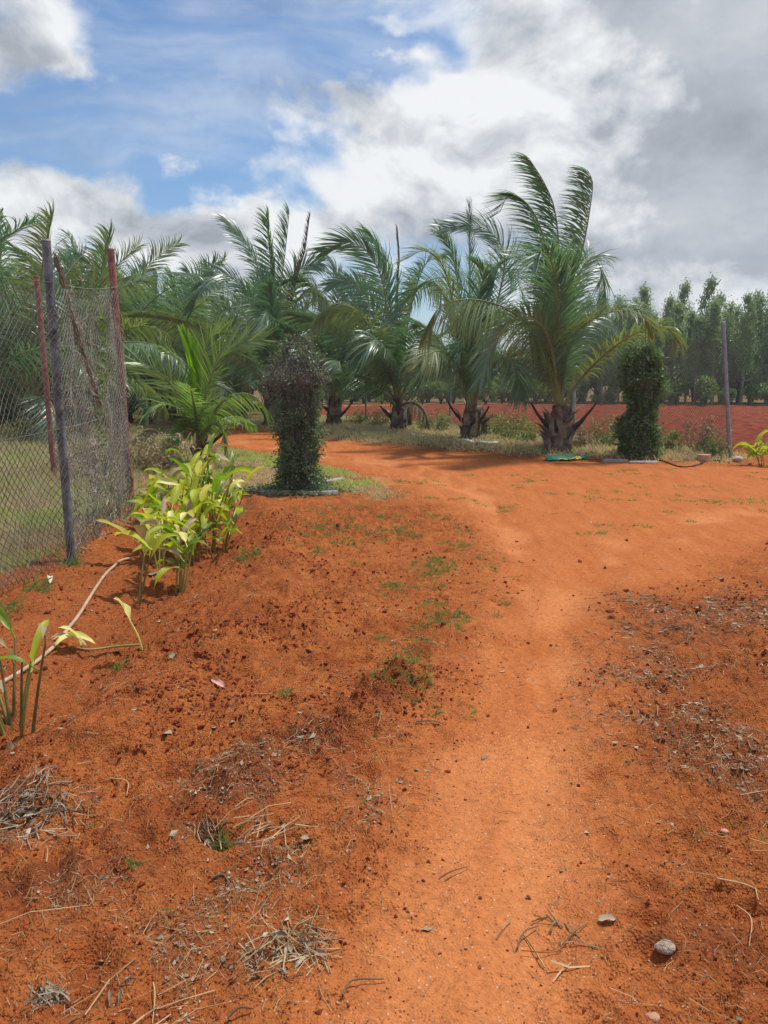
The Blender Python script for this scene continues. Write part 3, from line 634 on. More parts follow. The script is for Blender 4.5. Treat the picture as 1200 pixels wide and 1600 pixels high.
def palm(label, base, top_h, custom=(), n_rand=10, trunk_h=0.9, trunk_r=0.3, flen=4.5, seed=0, L=1.1, width=0.028, pairs=105, lean=(0, 0),
         mats=('palm', 'palm_olive'), stubs=5, group='coconut palms', wind=0.38, elev=(86, 22), bend=(30, 95), droop=0.5, category='palm tree', sheaths=9, dry=0):
    r = np.random.default_rng(seed)
    base = np.array(base, float); bz = base[2]
    root = thing('coconut_palm', base, label, category, group)
    top = base + np.array([lean[0], lean[1], trunk_h])
    # trunk
    mb = MB(); nz, ns = 22, 16
    zz = np.linspace(-0.12, 1, nz)
    rad = trunk_r * np.interp(zz, [-0.12, 0, 0.15, 0.5, 1], [1.25, 1.2, 1.0, 0.85, 0.55])
    th = np.arange(ns) * 2 * math.pi / ns
    Gd = np.zeros((nz, ns, 3))
    for i in range(nz):
        c0 = base + (top - base) * zz[i]
        rr = rad[i] * (1 + 0.16 * (vnoise(th * 1.6 + seed, np.full(ns, zz[i] * 7.0), seed) - 0.5) + 0.07 * math.sin(zz[i] * 40))
        Gd[i] = c0 + np.stack([np.cos(th) * rr, np.sin(th) * rr, np.zeros(ns)], 1)
    mb.grid(Gd, 0, True); mb.build('trunk', M['trunk'], root)
    # dry sheaths that clasp the trunk
    for k in range(sheaths):
        a = k * 2.399 + r.uniform(-.3, .3); z0 = trunk_h * r.uniform(0.02, 0.75); ln = trunk_h * r.uniform(0.35, 0.75)
        u = np.linspace(0, 1, 7); rr = trunk_r * (1.05 - 0.25 * z0 / trunk_h) + 0.02 + u ** 2 * r.uniform(0.05, 0.34)
        wv = trunk_r * np.interp(u, [0, .25, .7, 1], [.55, .6, .28, .03]) * r.uniform(.7, 1.2)
        sg = np.linspace(-1, 1, 5); cx = base[:2] + np.array(lean) * (z0 / trunk_h)
        Gd = np.zeros((7, 5, 3))
        for i in range(7):
            aa = a + sg * wv[i] / trunk_r * 0.7 + 0.15 * u[i]
            q = rr[i] - 0.25 * np.abs(sg) * wv[i] * u[i]
            Gd[i] = np.stack([cx[0] + np.cos(aa) * q, cx[1] + np.sin(aa) * q, bz + z0 + ln * u[i] * (1 - 0.25 * u[i]) + 0 * sg], 1)
        s = MB(); s.grid(Gd); s.build('leaf_sheath', M['sheath'], root)
    for k in range(stubs):
        a = r.uniform(0, 6.28) if k > 1 else (math.pi * k + r.uniform(-.4, .4)); z0 = trunk_h * r.uniform(0.25, 0.6); ln = r.uniform(0.45, 0.8)
        u = np.linspace(0, 1, 7)[:, None]; h = np.array([math.cos(a), math.sin(a), 0])
        pts = base + np.array([0, 0, z0]) + h * trunk_r * 0.8 + h * ln * (u * 0.8 - 0.1 * u ** 2) + np.array([0, 0, 1]) * ln * (0.55 * u + 0.18 * u ** 2) * r.uniform(.5, 1.2)
        s = MB(); s.tube(pts, np.interp(u[:, 0], [0, .5, 1], [0.065, 0.035, 0.022]), 6); s.build('dead_leaf_stalk', M['stub'], root)
    cnt = 0
    for k in range(dry):
        a = r.uniform(0, 6.28); ln = flen * .45; st = base + np.array([0, 0, trunk_h * .8]) + np.array([math.cos(a), math.sin(a), 0]) * trunk_r * .8
        pth = rand_frond_path(st, a, R(20), ln, R(125), 0, r); lf, rb = frond(pth, L * .55, 45, width, 0, .9, .05, .2, .2, seed * 100 + 90 + k, hang=1.2)
        f = lf.build('frond', M['palm_dry'], root); rb.build('midrib', M['petiole'], f)

    def put(lf, rb, lm, rm='midrib'):
        f = lf.build('frond', M[lm], root); rb.build('midrib', M[rm], f)
    for cu in custom:
        pts = [top + np.array([0, 0, -0.15])] if not cu.get('raw') else []
        pts += [P(px, py, base[1] + dy) for (px, py, dy) in cu['p']]
        lf, rb = frond(np.array(pts), cu.get('L', L), cu.get('pairs', pairs + 15), cu.get('w', width), R(cu.get('roll', r.uniform(20, 70) * r.choice((-1, 1)))), cu.get('droop', droop),
                       cu.get('wind', wind), cu.get('pet', 0.14), cu.get('vee', 0.3), seed * 100 + cnt, cu.get('rib', 0.042), cu.get('closed', 0.0), cu.get('sweep', .15), cu.get('hang', .9 if cu.get('m') == 'palm_olive' and trunk_h > 1 else .15 if trunk_h > 1 else 0))
        put(lf, rb, cu.get('m', mats[0]), cu.get('rm', 'midrib')); cnt += 1
    for k in range(n_rand):
        q = (k + 0.5) / n_rand; a = k * 2.399 + seed
        e = R(elev[0] + (elev[1] - elev[0]) * q ** 1.1 + r.uniform(-6, 6)); bd = R(bend[0] + (bend[1] - bend[0]) * q + r.uniform(-10, 10))
        ln = flen * r.uniform(0.85, 1.08) * (0.85 + 0.3 * math.sin(math.pi * q))
        st = top + np.array([math.cos(a), math.sin(a), 0]) * trunk_r * 0.35 + np.array([0, 0, -0.3 * q * trunk_h])
        path = rand_frond_path(st, a, e, ln, bd, 0.42 * wind, r)
        lf, rb = frond(path, L, pairs, width, R(r.uniform(-65, 65)), droop, wind, 0.17, 0.3, seed * 100 + 50 + k, sweep=.2 * r.random() + .1, hang=.75 * q)
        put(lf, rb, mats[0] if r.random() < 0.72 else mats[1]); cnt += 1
    return root


B = lambda px, py: GH(px, py)
# the tall palm by the sacking
pb = B(872, 703); U = lambda *a, **k: dict(p=list(a), **k)
palm('tallest coconut palm, three upright windswept fronds, green sacking at its foot', pb, 6.8, [
    U((868, 470, 0), (853, 385, .2), (838, 340, .2), (817, 312, .1), (793, 308, 0), (782, 330, 0), L=.95, roll=20, droop=.45, wind=.7, sweep=1.1),
    U((872, 470, .3), (873, 387, .5), (866, 325, .5), (850, 285, .4), (827, 248, .2), L=.95, roll=60, droop=.35, wind=.9, sweep=1.5),
    U((888, 470, -.1), (910, 390, -.2), (922, 325, -.3), (926, 285, -.3), (918, 266, -.3), L=.95, roll=-70, droop=.5, wind=.9, sweep=1.4),
    U((871, 530, -.4), (869, 450, -1.1), (860, 405, -1.5), (845, 392, -1.9), (836, 410, -2.2), L=1.15, roll=-8, droop=.55, wind=.25, pairs=125),
    U((878, 520, -.2), (890, 450, -.5), (893, 420, -.8), (888, 408, -1.1), (884, 430, -1.4), L=.9, roll=20, droop=.75, wind=.2),
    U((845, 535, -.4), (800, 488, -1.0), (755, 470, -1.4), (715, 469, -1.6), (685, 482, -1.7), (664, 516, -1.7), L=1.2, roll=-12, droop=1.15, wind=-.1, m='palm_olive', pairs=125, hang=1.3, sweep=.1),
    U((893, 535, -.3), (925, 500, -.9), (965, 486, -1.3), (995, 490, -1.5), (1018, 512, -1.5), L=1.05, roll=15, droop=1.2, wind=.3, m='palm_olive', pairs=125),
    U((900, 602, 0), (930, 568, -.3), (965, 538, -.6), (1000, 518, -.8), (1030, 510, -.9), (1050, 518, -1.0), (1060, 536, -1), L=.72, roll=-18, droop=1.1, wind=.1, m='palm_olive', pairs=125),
    U((850, 545, .5), (810, 500, 1.2), (770, 490, 1.6), (730, 520, 1.9), (700, 570, 2), L=1.0, droop=1.0, wind=.2),
    U((860, 540, -.6), (835, 500, -1.4), (800, 500, -2.0), (770, 540, -2.2), (752, 590, -2.3), L=.95, droop=.9, wind=.2),
    U((885, 500, .5), (905, 430, 1.0), (925, 400, 1.3), (940, 425, 1.6), (946, 470, 1.7), L=.95, droop=.9, wind=.3),
    U((862, 500, .5), (845, 440, 1.0), (815, 405, 1.4), (785, 410, 1.7), (765, 450, 1.8), L=1.0, droop=.7, wind=.3),
    U((868, 480, .1), (867, 420, .1), (866, 385, .1), L=.35, closed=.8, droop=.1, wind=.1),
    U((882, 545, .6), (915, 500, 1.3), (945, 500, 1.7), (965, 540, 1.9), L=.85, droop=1.0),
], 0, trunk_h=1.0, trunk_r=.29, seed=1, sheaths=26, stubs=7, dry=1, elev=(62, 42), bend=(70, 110), flen=3.6)
palm('second coconut palm from the sacking, single stiff upright leaf over dark hanging fronds', B(735, 689), 6.5, [
    U((734, 540, 0), (734, 450, .1), (734, 390, .1), (733, 322, .1), L=.7, roll=10, droop=.15, wind=.25, vee=.6),
    U((720, 560, -.3), (703, 450, -.8), (685, 405, -1.1), (660, 392, -1.3), (635, 405, -1.4), L=1.0, droop=.55, wind=.5, m='palm_olive'),
    U((750, 560, .3), (780, 460, .6), (788, 400, .7), (768, 364, .5), (735, 352, .2), (695, 356, 0), L=1.0, droop=.35, wind=.6),
    U((718, 600, -.7), (695, 555, -1.6), (672, 560, -2.1), (655, 605, -2.4), L=1.0, droop=.9),
    U((752, 600, -.5), (780, 562, -1.3), (803, 570, -1.8), (815, 615, -2.1), L=1.0, droop=.9),
    U((733, 590, -.8), (728, 540, -1.8), (722, 535, -2.5), (716, 575, -3.0), L=1.05, droop=.8),
    U((742, 590, -.8), (752, 545, -1.8), (758, 545, -2.4), (764, 590, -2.9), L=1.05, droop=.8),
    U((722, 560, .6), (700, 470, 1.1), (672, 440, 1.5), (640, 460, 1.8), (620, 500, 1.9), L=1.0),
    U((745, 540, .8), (760, 460, 1.3), (775, 420, 1.5), (800, 425, 1.8), (818, 460, 1.9), L=1.0),
    U((728, 530, .3), (715, 440, .5), (705, 390, .7), (688, 362, .8), L=.85, droop=.3),
    U((740, 540, -.5), (750, 460, -.9), (756, 430, -1.2), (748, 410, -1.5), L=.95, droop=.5),
], 2, trunk_h=.95, trunk_r=.25, seed=2, stubs=4, dry=1, elev=(60, 50), flen=3.6)
palm('third coconut palm from the sacking, brown dead spike above its crown', B(622, 673), 6.9, [
    U((620, 520, 0), (622, 440, 0), (624, 400, 0), (621, 358, 0), L=.35, closed=.75, droop=.1, wind=.1, m='palm_dry', rm='petiole'),
    U((610, 560, -.3), (600, 450, -.7), (575, 395, -1), (540, 378, -1.2), (505, 392, -1.3), L=1.15, droop=.3, wind=.6),
    U((615, 540, .3), (606, 440, .6), (592, 390, .8), (572, 362, .8), L=1.0, droop=.25, wind=.5),
    U((632, 540, -.3), (645, 470, -.7), (665, 440, -1), (690, 450, -1.2), (712, 490, -1.3), L=1.1, droop=.7, m='palm_olive'),
    U((605, 570, -.6), (570, 500, -1.3), (540, 475, -1.7), (510, 482, -2), (488, 515, -2.1), L=1.1, droop=.9, wind=.15, m='palm_olive'),
    U((612, 580, -.8), (598, 540, -1.8), (580, 535, -2.4), (560, 575, -2.8), L=1.1, droop=.9),
    U((630, 580, -.6), (650, 530, -1.5), (672, 530, -2), (690, 570, -2.3), L=1.1, droop=.9),
    U((628, 530, .7), (650, 450, 1.2), (668, 410, 1.5), (695, 400, 1.8), L=1.1, droop=.5),
    U((605, 540, .8), (575, 470, 1.4), (545, 440, 1.8), (515, 445, 2.1), L=1.1, droop=.5),
], 4, trunk_h=1.05, trunk_r=.27, seed=3, stubs=5, dry=2, elev=(62, 48), flen=4.2, width=.042)
palm('fourth coconut palm from the sacking, low arching crown just right of the grey pillar', B(522, 666), 6.0, [
    U((510, 560, -.3), (495, 500, -.8), (470, 495, -1.3), (445, 520, -1.6), L=1.1, droop=.9, m='palm_olive'),
    U((515, 560, .2), (500, 470, .4), (480, 440, .6), (445, 440, .7), L=1.1, droop=.6, wind=.4),
    U((526, 560, -.3), (540, 490, -.8), (560, 470, -1.1), (585, 490, -1.5), L=1.1, droop=.8, m='palm_olive'),
    U((522, 560, .3), (528, 470, .5), (525, 420, .6), (508, 395, .5), L=1.0, droop=.35),
    U((514, 580, -.9), (500, 545, -1.9), (485, 555, -2.6), (472, 600, -3), L=1.1, droop=.9),
    U((530, 580, -.9), (545, 540, -1.9), (560, 550, -2.6), (575, 595, -3), L=1.1, droop=.9),
    U((530, 550, .8), (550, 470, 1.4), (575, 440, 1.8), (605, 460, 2.2), L=1.1),
], 5, trunk_h=1.1, trunk_r=.27, seed=4, stubs=4, elev=(62, 45), flen=4.2, width=.046)
palm('coconut palm behind the grey pillar with a fan of stiff upright fronds', B(425, 664), 8.2, [
    U((432, 540, 0), (440, 440, 0), (446, 390, 0), (452, 332, 0), L=1.0, droop=.15, wind=.3, vee=.5, roll=15),
    U((440, 540, 0), (462, 440, .2), (476, 390, .3), (484, 338, .2), L=.4, droop=.3, wind=.2, m='palm_dry', closed=.4),
    U((425, 540, -.3), (412, 450, -.7), (390, 390, -1), (355, 345, -1.2), L=1.1, droop=.4, wind=.4),
    U((428, 540, .3), (425, 440, .5), (420, 380, .5), (418, 338, .5), L=.95, droop=.2, wind=.35),
    U((438, 560, -.4), (460, 480, -1), (485, 450, -1.4), (512, 470, -1.7), L=1.2, droop=.7, m='palm_olive'),
    U((418, 560, -.5), (390, 470, -1.2), (355, 430, -1.6), (320, 440, -2), (300, 480, -2.2), L=1.2, droop=.6),
    U((430, 580, -1), (425, 510, -2), (415, 490, -2.8), (405, 520, -3.4), L=1.15, droop=.7),
    U((440, 560, .6), (450, 460, 1), (470, 420, 1.4), (500, 410, 1.7), L=1.1, droop=.5),
], 5, trunk_h=1.5, trunk_r=.3, seed=5, elev=(65, 40), flen=5.0, width=.046)
# the palms on the left beyond the mesh fence
LP = [  # px, py, crown scale, trunk height, seed, label
    (50, 690, 5.2, 1.7, 11, 'coconut palm with a dark trunk standing just behind the thin red post', 17),
    (150, 668, 5.8, 2.0, 12, 'coconut palm rising behind the creeper covered mesh panel', 17),
    (-95, 700, 5.0, 1.6, 13, 'coconut palm cut off by the left edge of the photo', 17),
    (245, 664, 5.4, 1.9, 14, 'coconut palm directly behind the small young palm, crown leaning left', 17),
    (335, 658, 5.2, 1.9, 15, 'coconut palm between the young palm and the grey pillar, ragged windblown top', 17),
    (-20, 655, 6.2, 2.3, 16, 'distant coconut palm at the far left behind the nearer crowns', 11),
    (105, 648, 6.2, 2.4, 17, 'distant coconut palm seen between the grey and red fence posts', 11),
    (200, 646, 6.2, 2.3, 18, 'distant coconut palm behind the red post at the mesh corner', 11),
    (300, 643, 6.6, 2.3, 19, 'distant coconut palm above the young palm, behind the front palms', 11),
    (385, 643, 5.6, 2.0, 20, 'distant coconut palm left of the fan shaped palm behind the grey pillar', 13),
    (10, 676, 5.4, 1.7, 21, 'coconut palm left of the thin red post, its crown merging with its neighbours', 16),
    (108, 672, 5.2, 1.7, 22, 'coconut palm filling the gap behind the mesh between grey and red posts', 16),
    (196, 660, 5.6, 1.8, 23, 'coconut palm just left of the red corner post, tips blown left', 16),
    (288, 655, 5.6, 1.8, 24, 'coconut palm whose crown rises right above the lime leaf of the young palm', 16),
    (375, 654, 5.4, 1.8, 25, 'coconut palm half hidden by the grey pillar on its left side', 15)]
for (px, py, fl, trh, sd_, lab, nf) in LP:
    bp_ = G(px, py); bp_[2] = float(H(bp_[0], bp_[1])[0])
    far_ = bp_[1] > 29
    palm(lab, bp_, 0, [], nf, trunk_h=trh * .72, trunk_r=.28, flen=fl, seed=sd_, L=1.1, width=.055 if far_ else .040, pairs=66 if far_ else 95,
         mats=('palm_far', 'palm_far') if far_ else ('palm', 'palm_olive'), elev=(88, 24), bend=(28, 98), dry=sd_ % 3, stubs=3, sheaths=8, droop=.45, wind=.5)
# the young palm
yb = B(312, 722)
palm('small young coconut palm by the track, one bright lime new leaf in the middle', yb, 2.5, [
    U((309, 655, 0), (306, 600, 0), (300, 565, 0), (290, 532, 0), L=.62, closed=.5, droop=.02, wind=.0, m='palm_new', w=.085, pairs=60, pet=.42, rib=.03, vee=.9),
    U((298, 655, -.1), (275, 610, -.3), (245, 580, -.5), (215, 566, -.6), (196, 566, -.7), L=.80, droop=.10, wind=.02, roll=-70, w=.036, pairs=44, sweep=0, m='palm_young'),
    U((315, 650, -.1), (327, 600, -.25), (345, 552, -.4), (372, 538, -.5), (408, 530, -.6), L=.88, droop=.06, wind=.02, roll=70, w=.036, pairs=46, sweep=0, m='palm_young'),
    U((312, 640, .2), (316, 570, .4), (328, 530, .5), (350, 518, .5), L=.75, droop=.08, wind=.02, roll=75, sweep=0),
    U((325, 668, -.2), (345, 630, -.5), (375, 615, -.7), (402, 622, -.9), (420, 645, -1), L=.62, droop=.7, wind=-.05, sweep=0, hang=.7, m='palm_young'),
    U((300, 668, -.2), (280, 640, -.6), (250, 632, -.9), (225, 650, -1.1), L=.6, droop=.6, wind=0, sweep=0),
    U((303, 672, -.3), (280, 670, -.6), (250, 668, -.8), (212, 690, -1), L=.32, droop=.6, wind=0, m='palm_dry'),
    U((320, 672, -.4), (338, 660, -.8), (350, 675, -1.1), (356, 710, -1.2), L=.35, droop=.7, wind=0),
    U((300, 676, -.3), (284, 676, -.7), (268, 690, -1), (258, 715, -1.1), L=.35, droop=.6, wind=0),
    U((305, 640, .3), (290, 590, .6), (275, 560, .8), (250, 545, 1), L=.5, droop=.3, wind=.1),
], 2, trunk_h=.55, trunk_r=.14, seed=30, L=.52, width=.034, pairs=40, stubs=1, sheaths=5, mats=('palm_young', 'palm_young'), flen=1.7, elev=(60, 30), droop=.15, wind=.02, group='coconut palms', category='palm tree')


# ------------------------------------------------------------------ vine covered pillars
def pillar(label, base, seed, leafmats, nleaf, twig_top, lsize, hgt=2.2, half=0.24, collar=(1.55, 1.8), ch=0.12, bulge=None):
    r = np.random.default_rng(seed); base = np.array(base)
    root = thing('creeper_covered_pillar', base, label, 'pillar', 'gate pillars grown over with creeper')
    mb = MB()
    mb.box(base + (0, 0, (hgt - .3) / 2 - 0.05), (half * 1.5, half * 1.5, hgt - .2), 0.1, 0, .02)
    mb.box(base + (0, 0, (collar[0] + collar[1]) / 2), (half * 1.5 + ch * .5, half * 1.5 + ch * .5, collar[1] - collar[0] - .12), 0.1, 0, .02)
    mb.build('pillar_core', M['core'], root, smooth=False)

    def prof(z, a):
        w_ = half * (1.0 + 0.12 * np.sin(z * 3 + seed))
        w_ = w_ * np.interp(z, [0, .35, .9, 1.4, collar[0], (collar[0] + collar[1]) / 2, collar[1], hgt - .15, hgt], [1.28, 1.15, 1.05, .98, 1.0, 1 + ch / half, 1.0, .85, .35])
        if bulge is not None:
            w_ = w_ + bulge[2] * np.exp(-((z - bulge[0]) / bulge[3]) ** 2) * np.exp(-((np.angle(np.exp(1j * (a - bulge[1])))) / 0.9) ** 2)
        w_ = w_ + (.13 if bulge is not None else .07) * 2 * (fbm(np.cos(a) * 1.1 + seed + z * 1.9, np.sin(a) * 1.1 + z * 1.3, 3, seed) - .5)
        sq = 1 / (np.abs(np.cos(a)) ** 4 + np.abs(np.sin(a)) ** 4) ** 0.25
        return w_ * sq
    # stems
    st = MB()
    for k in range(150):
        a = r.uniform(0, 6.28); z = r.uniform(-0.03, 0.3) if k < 80 else r.uniform(.3, hgt * .9); pts = []
        for i in range(r.integers(7, 15)):
            rr = prof(np.array(z), np.array(a)) * r.uniform(.78, 1.02)
            pts.append(base + np.array([math.cos(a) * rr, math.sin(a) * rr, z]))
            a += r.normal(0, .22); z = min(hgt, z + r.uniform(.02, .22))
        st.tube(spline(pts, 20), np.linspace(.009, .003, 20), 4, 0, cap=False)
    for k in range(620 if twig_top else 200):          # twigs that stick out, mostly round the collar
        z = r.normal((collar[0] + collar[1]) / 2, .12) if (twig_top and k < 480) else r.uniform(.1, hgt)
        a = r.uniform(0, 6.28); rr = prof(np.array(z), np.array(a)) * .85
        p = base + np.array([math.cos(a) * rr, math.sin(a) * rr, z]); h = np.array([math.cos(a), math.sin(a), r.uniform(-.5, .7)])
        ln = r.uniform(.08, .3) * (1.2 if twig_top else .8); pts = [p]
        for i in range(4):
            h = unit(h + r.normal(0, .5, 3)); pts.append(pts[-1] + h * ln / 4)
        st.tube(np.array(pts), np.linspace(.004, .0015, 5), 3, 0, cap=False)
    st.build('creeper_stem', M['twig_dark'] if twig_top else M['vine_dry'], root)
    # leaves
    for li, (lm, n, zlo, zhi) in enumerate(leafmats):
        z = r.uniform(zlo, zhi, n * 3); a = r.uniform(0, 6.28, n * 3)
        clump = fbm(a * 2.6 + seed, z * 5.5, 3, seed + li)
        keep = np.where(r.random(n * 3) < sstep(clump, .30, .62) * (0.25 + .75 * sstep(z, zhi + .1, zhi - .25)))[0][:n]
        z, a = z[keep], a[keep]; m_ = len(z)
        out = np.abs(r.normal(0, .06, m_)) + .16 * sstep(clump[keep], .5, .75) * r.random(m_)
        rr = prof(z, a) * r.uniform(.86, 1.0, m_) + out
        c_ = base + np.stack([np.cos(a) * rr, np.sin(a) * rr, z], 1)
        d = unit(np.stack([np.cos(a), np.sin(a), np.full(m_, -.3)], 1) + r.normal(0, .75, (m_, 3)))
        s = unit(np.cross(d, r.normal(0, 1, (m_, 3)))); sz = lsize * r.uniform(.6, 1.3, m_)[:, None]
        nn = np.cross(d, s)
        V = np.stack([c_ - d * sz * .5, c_ + s * sz * .3 + nn * sz * .1, c_ + d * sz * .55, c_ - s * sz * .3 + nn * sz * .1], 1)
        lf = MB(); lf.add(V.reshape(-1, 3), np.arange(m_ * 4).reshape(-1, 4)); lf.build('creeper_foliage', M[lm], root)
    return root


p1 = B(468, 768)
pillar('grey twiggy creeper covered gate pillar between the young palm and the track', p1, 3,
       [('vine_leaf_dk', 5200, .0, 1.45), ('vine_leaf', 3200, .0, 1.2), ('vine_leaf_dk', 2000, 1.2, 2.3)], 0, True, .042, hgt=2.25, half=.215, collar=(1.5, 1.85), ch=.17)
p2 = B(998, 710)
pillar('dark green leafy creeper covered gate pillar beside the grey steel post', p2, 8,
       [('vine_leaf', 5500, .0, 2.2), ('vine_leaf', 2600, .2, 2.25), ('bush', 1800, 0, 2.2)], 0, False, .07, hgt=2.2, half=.20, collar=(1.3, 1.75), ch=.13, bulge=(.6, math.pi, .17, .25))


# kerb stones, logs, pipes
def stone_ob(name, label, cat, c_, s, rz=0, m='stone', group=None, bev=.015):
    mb = MB(); mb.box(np.array(c_), s, rz, 0, bev, .006); o_ = mb.build(name, M[m], None, np.array(c_) - (0, 0, s[2] / 2))
    return tag(o_, label, cat, group)


for (px, py, l, a, lab) in ((430, 772, .42, -.1, 'left one of the low kerb stones at the foot of the grey pillar'), (462, 777, .38, .05, 'front middle kerb stone at the foot of the grey pillar'),
                            (505, 774, .42, .15, 'right one of the low kerb stones at the foot of the grey pillar'), (520, 757, .5, .9, 'pale flat slab right of the grey pillar, at its back corner')):
    q = B(px, py); stone_ob('kerb_stone', lab, 'stone', q + (0, 0, .02), (l, .11, .09), a, group='kerb stones round the grey pillar')
for (px, l, lab) in ((962, .5, 'kerb stone left of the dark green pillar foot'), (1006, .55, 'kerb stone right in front of the dark green pillar foot')):
    q = B(px, 717); stone_ob('kerb_stone', lab, 'stone', q + (0, 0, -.01), (l, .12, .12), rng.uniform(-.1, .1), group='kerb stones by the dark green pillar')


def blob_ob(name, label, cat, c_, s, m, seed, sub=3):
    r = np.random.default_rng(seed); mb = MB(); nu, nv = 14, 10
    a = np.arange(nu) * 2 * math.pi / nu; Gd = np.zeros((nv, nu, 3))
    for i in range(nv):
        ph = -math.pi / 2 + math.pi * i / (nv - 1)
        rr = 1 + .5 * (fbm(np.cos(a) * math.cos(ph) * 1.3 + seed, np.sin(a) * math.cos(ph) * 1.3 + math.sin(ph) * 2, 3, seed) - .5)
        Gd[i] = np.stack([np.cos(a) * math.cos(ph) * rr, np.sin(a) * math.cos(ph) * rr, np.full(nu, math.sin(ph)) * rr], 1)
    c_ = np.array(c_); mb.grid(Gd * np.array(s) / 2 + c_, 0, True)
    return tag(mb.build(name, M[m], None, c_, smooth=True), label, cat)


q = B(1100, 716); mb = MB(); mb.tube([q + (0, 0, -.02), q + (0, 0, .13)], [.14, .13], 12); tag(mb.build('cut_log', M['brick'], None, q), 'short sawn log end lying left of the grey steel post', 'log')
q = B(1153, 722); blob_ob('pale_stone', 'pale broken stone at the foot of the grey steel post', 'stone', q + (0, 0, .05), (.22, .17, .13), 'whitestone', 5)
q = B(1045, 1469); blob_ob('pale_stone', 'whitish lump of stone half sunk in the bottom right footprint', 'stone', q + (0, 0, -.004), (.085, .05, .03), 'whitestone', 6)
q = B(1021, 1592); blob_ob('pale_stone', 'small orange tinted stone at the bottom edge of the photo', 'stone', q + (0, 0, .008), (.035, .03, .022), 'brick', 7)
q = B(1133, 1283); blob_ob('pale_stone', 'tiny pinkish pebble among the right hand litter', 'stone', q + (0, 0, .008), (.03, .022, .016), 'pink', 8)


def line_ob(name, label, cat, pxs, rad, m, lift=0.0, n=60, sides=8):
    pts = np.array([GH(*p) for p in pxs]); C = spline(pts, n); C[:, 2] = np.maximum(C[:, 2] * .3 + .7 * H(C[:, 0], C[:, 1]), H(C[:, 0], C[:, 1])) + rad + lift
    k = np.ones(7) / 7; C[:, 2] = np.convolve(np.pad(C[:, 2], 3, 'edge'), k, 'valid')
    mb = MB(); mb.tube(C, rad, sides); return tag(mb.build(name, M[m], None, C[0]), label, cat)


line_ob('garden_hose', 'tan hose curving over the red soil from the leafy bed to the left edge', 'hose', [(206, 874), (188, 880), (165, 900), (146, 925), (128, 958), (106, 988), (84, 1015), (58, 1044), (20, 1072), (-40, 1105)], .0125, 'hose')
line_ob('irrigation_pipe', 'thin black pipe lying beside the foot of the grey pillar', 'pipe', [(352, 774), (385, 773), (410, 769), (440, 764)], .016, 'blackpipe')
line_ob('irrigation_pipe', 'thin black pipe running past the sawn log to the grey steel post', 'pipe', [(905, 712), (950, 711), (1030, 713), (1070, 718), (1110, 722), (1140, 724)], .013, 'blackpipe')
line_ob('pale_pipe', 'pale pipe lying in dry grass in front of the second palm from the sacking', 'pipe', [(690, 690), (720, 693), (750, 696), (778, 698)], .04, 'whitepipe', .03)
line_ob('pale_pipe', 'short pale pipe half hidden in the dry grass right of the third palm', 'pipe', [(638, 682), (650, 683.5), (662, 685), (674, 686.5)], .035, 'whitepipe', .02)
# green sacking
q = B(876, 708); mb = MB(); nu, nv = 22, 12
uu, vv = np.meshgrid(np.linspace(-1, 1, nu), np.linspace(-1, 1, nv))
xx = q[0] + uu * .42 + .05 * np.sin(vv * 3); yy = q[1] - .55 + vv * .22 + .05 * np.sin(uu * 4)
zz = H(xx.ravel(), yy.ravel()).reshape(xx.shape) + .03 + .11 * fbm(uu * 4, vv * 4, 3, 4) * (1 - np.abs(vv) ** 3)
mb.grid(np.stack([xx, yy, zz], -1)); sk = mb.build('sacking', M['tarp'], None, (q[0], q[1] - .55, q[2])); tag(sk, 'crumpled green sacking lying at the foot of the tallest palm', 'sacking')
mb = MB(); xx2 = q[0] + uu * .22 + .02; yy2 = q[1] - .80 + vv * .05; zz2 = H(xx2.ravel(), yy2.ravel()).reshape(xx.shape) + .02 + .05 * fbm(uu * 5, vv * 3, 3, 9)
mb.grid(np.stack([xx2, yy2, zz2], -1)); mb.build('yellow_hem', M['tarp_y'], sk, np.array(sk['_o']))


# ------------------------------------------------------------------ fences
def mesh_panel(A, Bp, ztopA, ztopB, pitch, rad, sag=0.0, seed=0, zbot=0.02):
    r = np.random.default_rng(seed); mb = MB(); A = np.array(A[:2]); Bp = np.array(Bp[:2]); ln = np.linalg.norm(Bp - A)
    nw = int(ln / (pitch / 2)); nz = int(max(ztopA, ztopB) / (pitch * .55)); dirn = (Bp - A) / ln; nrm = np.array([-dirn[1], dirn[0]])
    s0 = np.arange(nw) * pitch / 2
    S_ = s0[:, None] + np.where((np.arange(nz + 1)[None, :] + np.arange(nw)[:, None]) % 2 == 0, 0, pitch / 2)
    base_z = H(A[0] + dirn[0] * s0, A[1] + dirn[1] * s0)[:, None] + zbot
    top = ztopA + (ztopB - ztopA) * np.clip(S_ / ln, 0, 1)
    u = np.arange(nz + 1)[None, :] / nz
    Z = base_z + u * (top - base_z)
    wob = .11 * (fbm(S_ * 1.2 + seed, Z * 1.2, 3, seed) - .5) * 2 + sag * np.sin(np.pi * u) * .1
    S2 = S_ + .09 * (fbm(S_ * 1.5, Z * 1.5 + 7, 2, seed + 3) - .5)
    Pn = np.stack([A[0] + dirn[0] * S2 + nrm[0] * wob, A[1] + dirn[1] * S2 + nrm[1] * wob, Z], -1)
    mb.tubes(Pn[:, :-1].reshape(-1, 3), Pn[:, 1:].reshape(-1, 3), np.full(nw * nz, rad), 3)
    # straining wires
    for f_ in (0.0, .5, 1.0):
        k = np.linspace(0, 1, 12); za = ztopA * f_ + .05; zb = ztopB * f_ + .05
        C = np.stack([A[0] + (Bp[0] - A[0]) * k, A[1] + (Bp[1] - A[1]) * k, za + (zb - za) * k - .04 * np.sin(np.pi * k)], 1)
        mb.tube(C, rad * 1.3, 4, cap=False)
    return mb


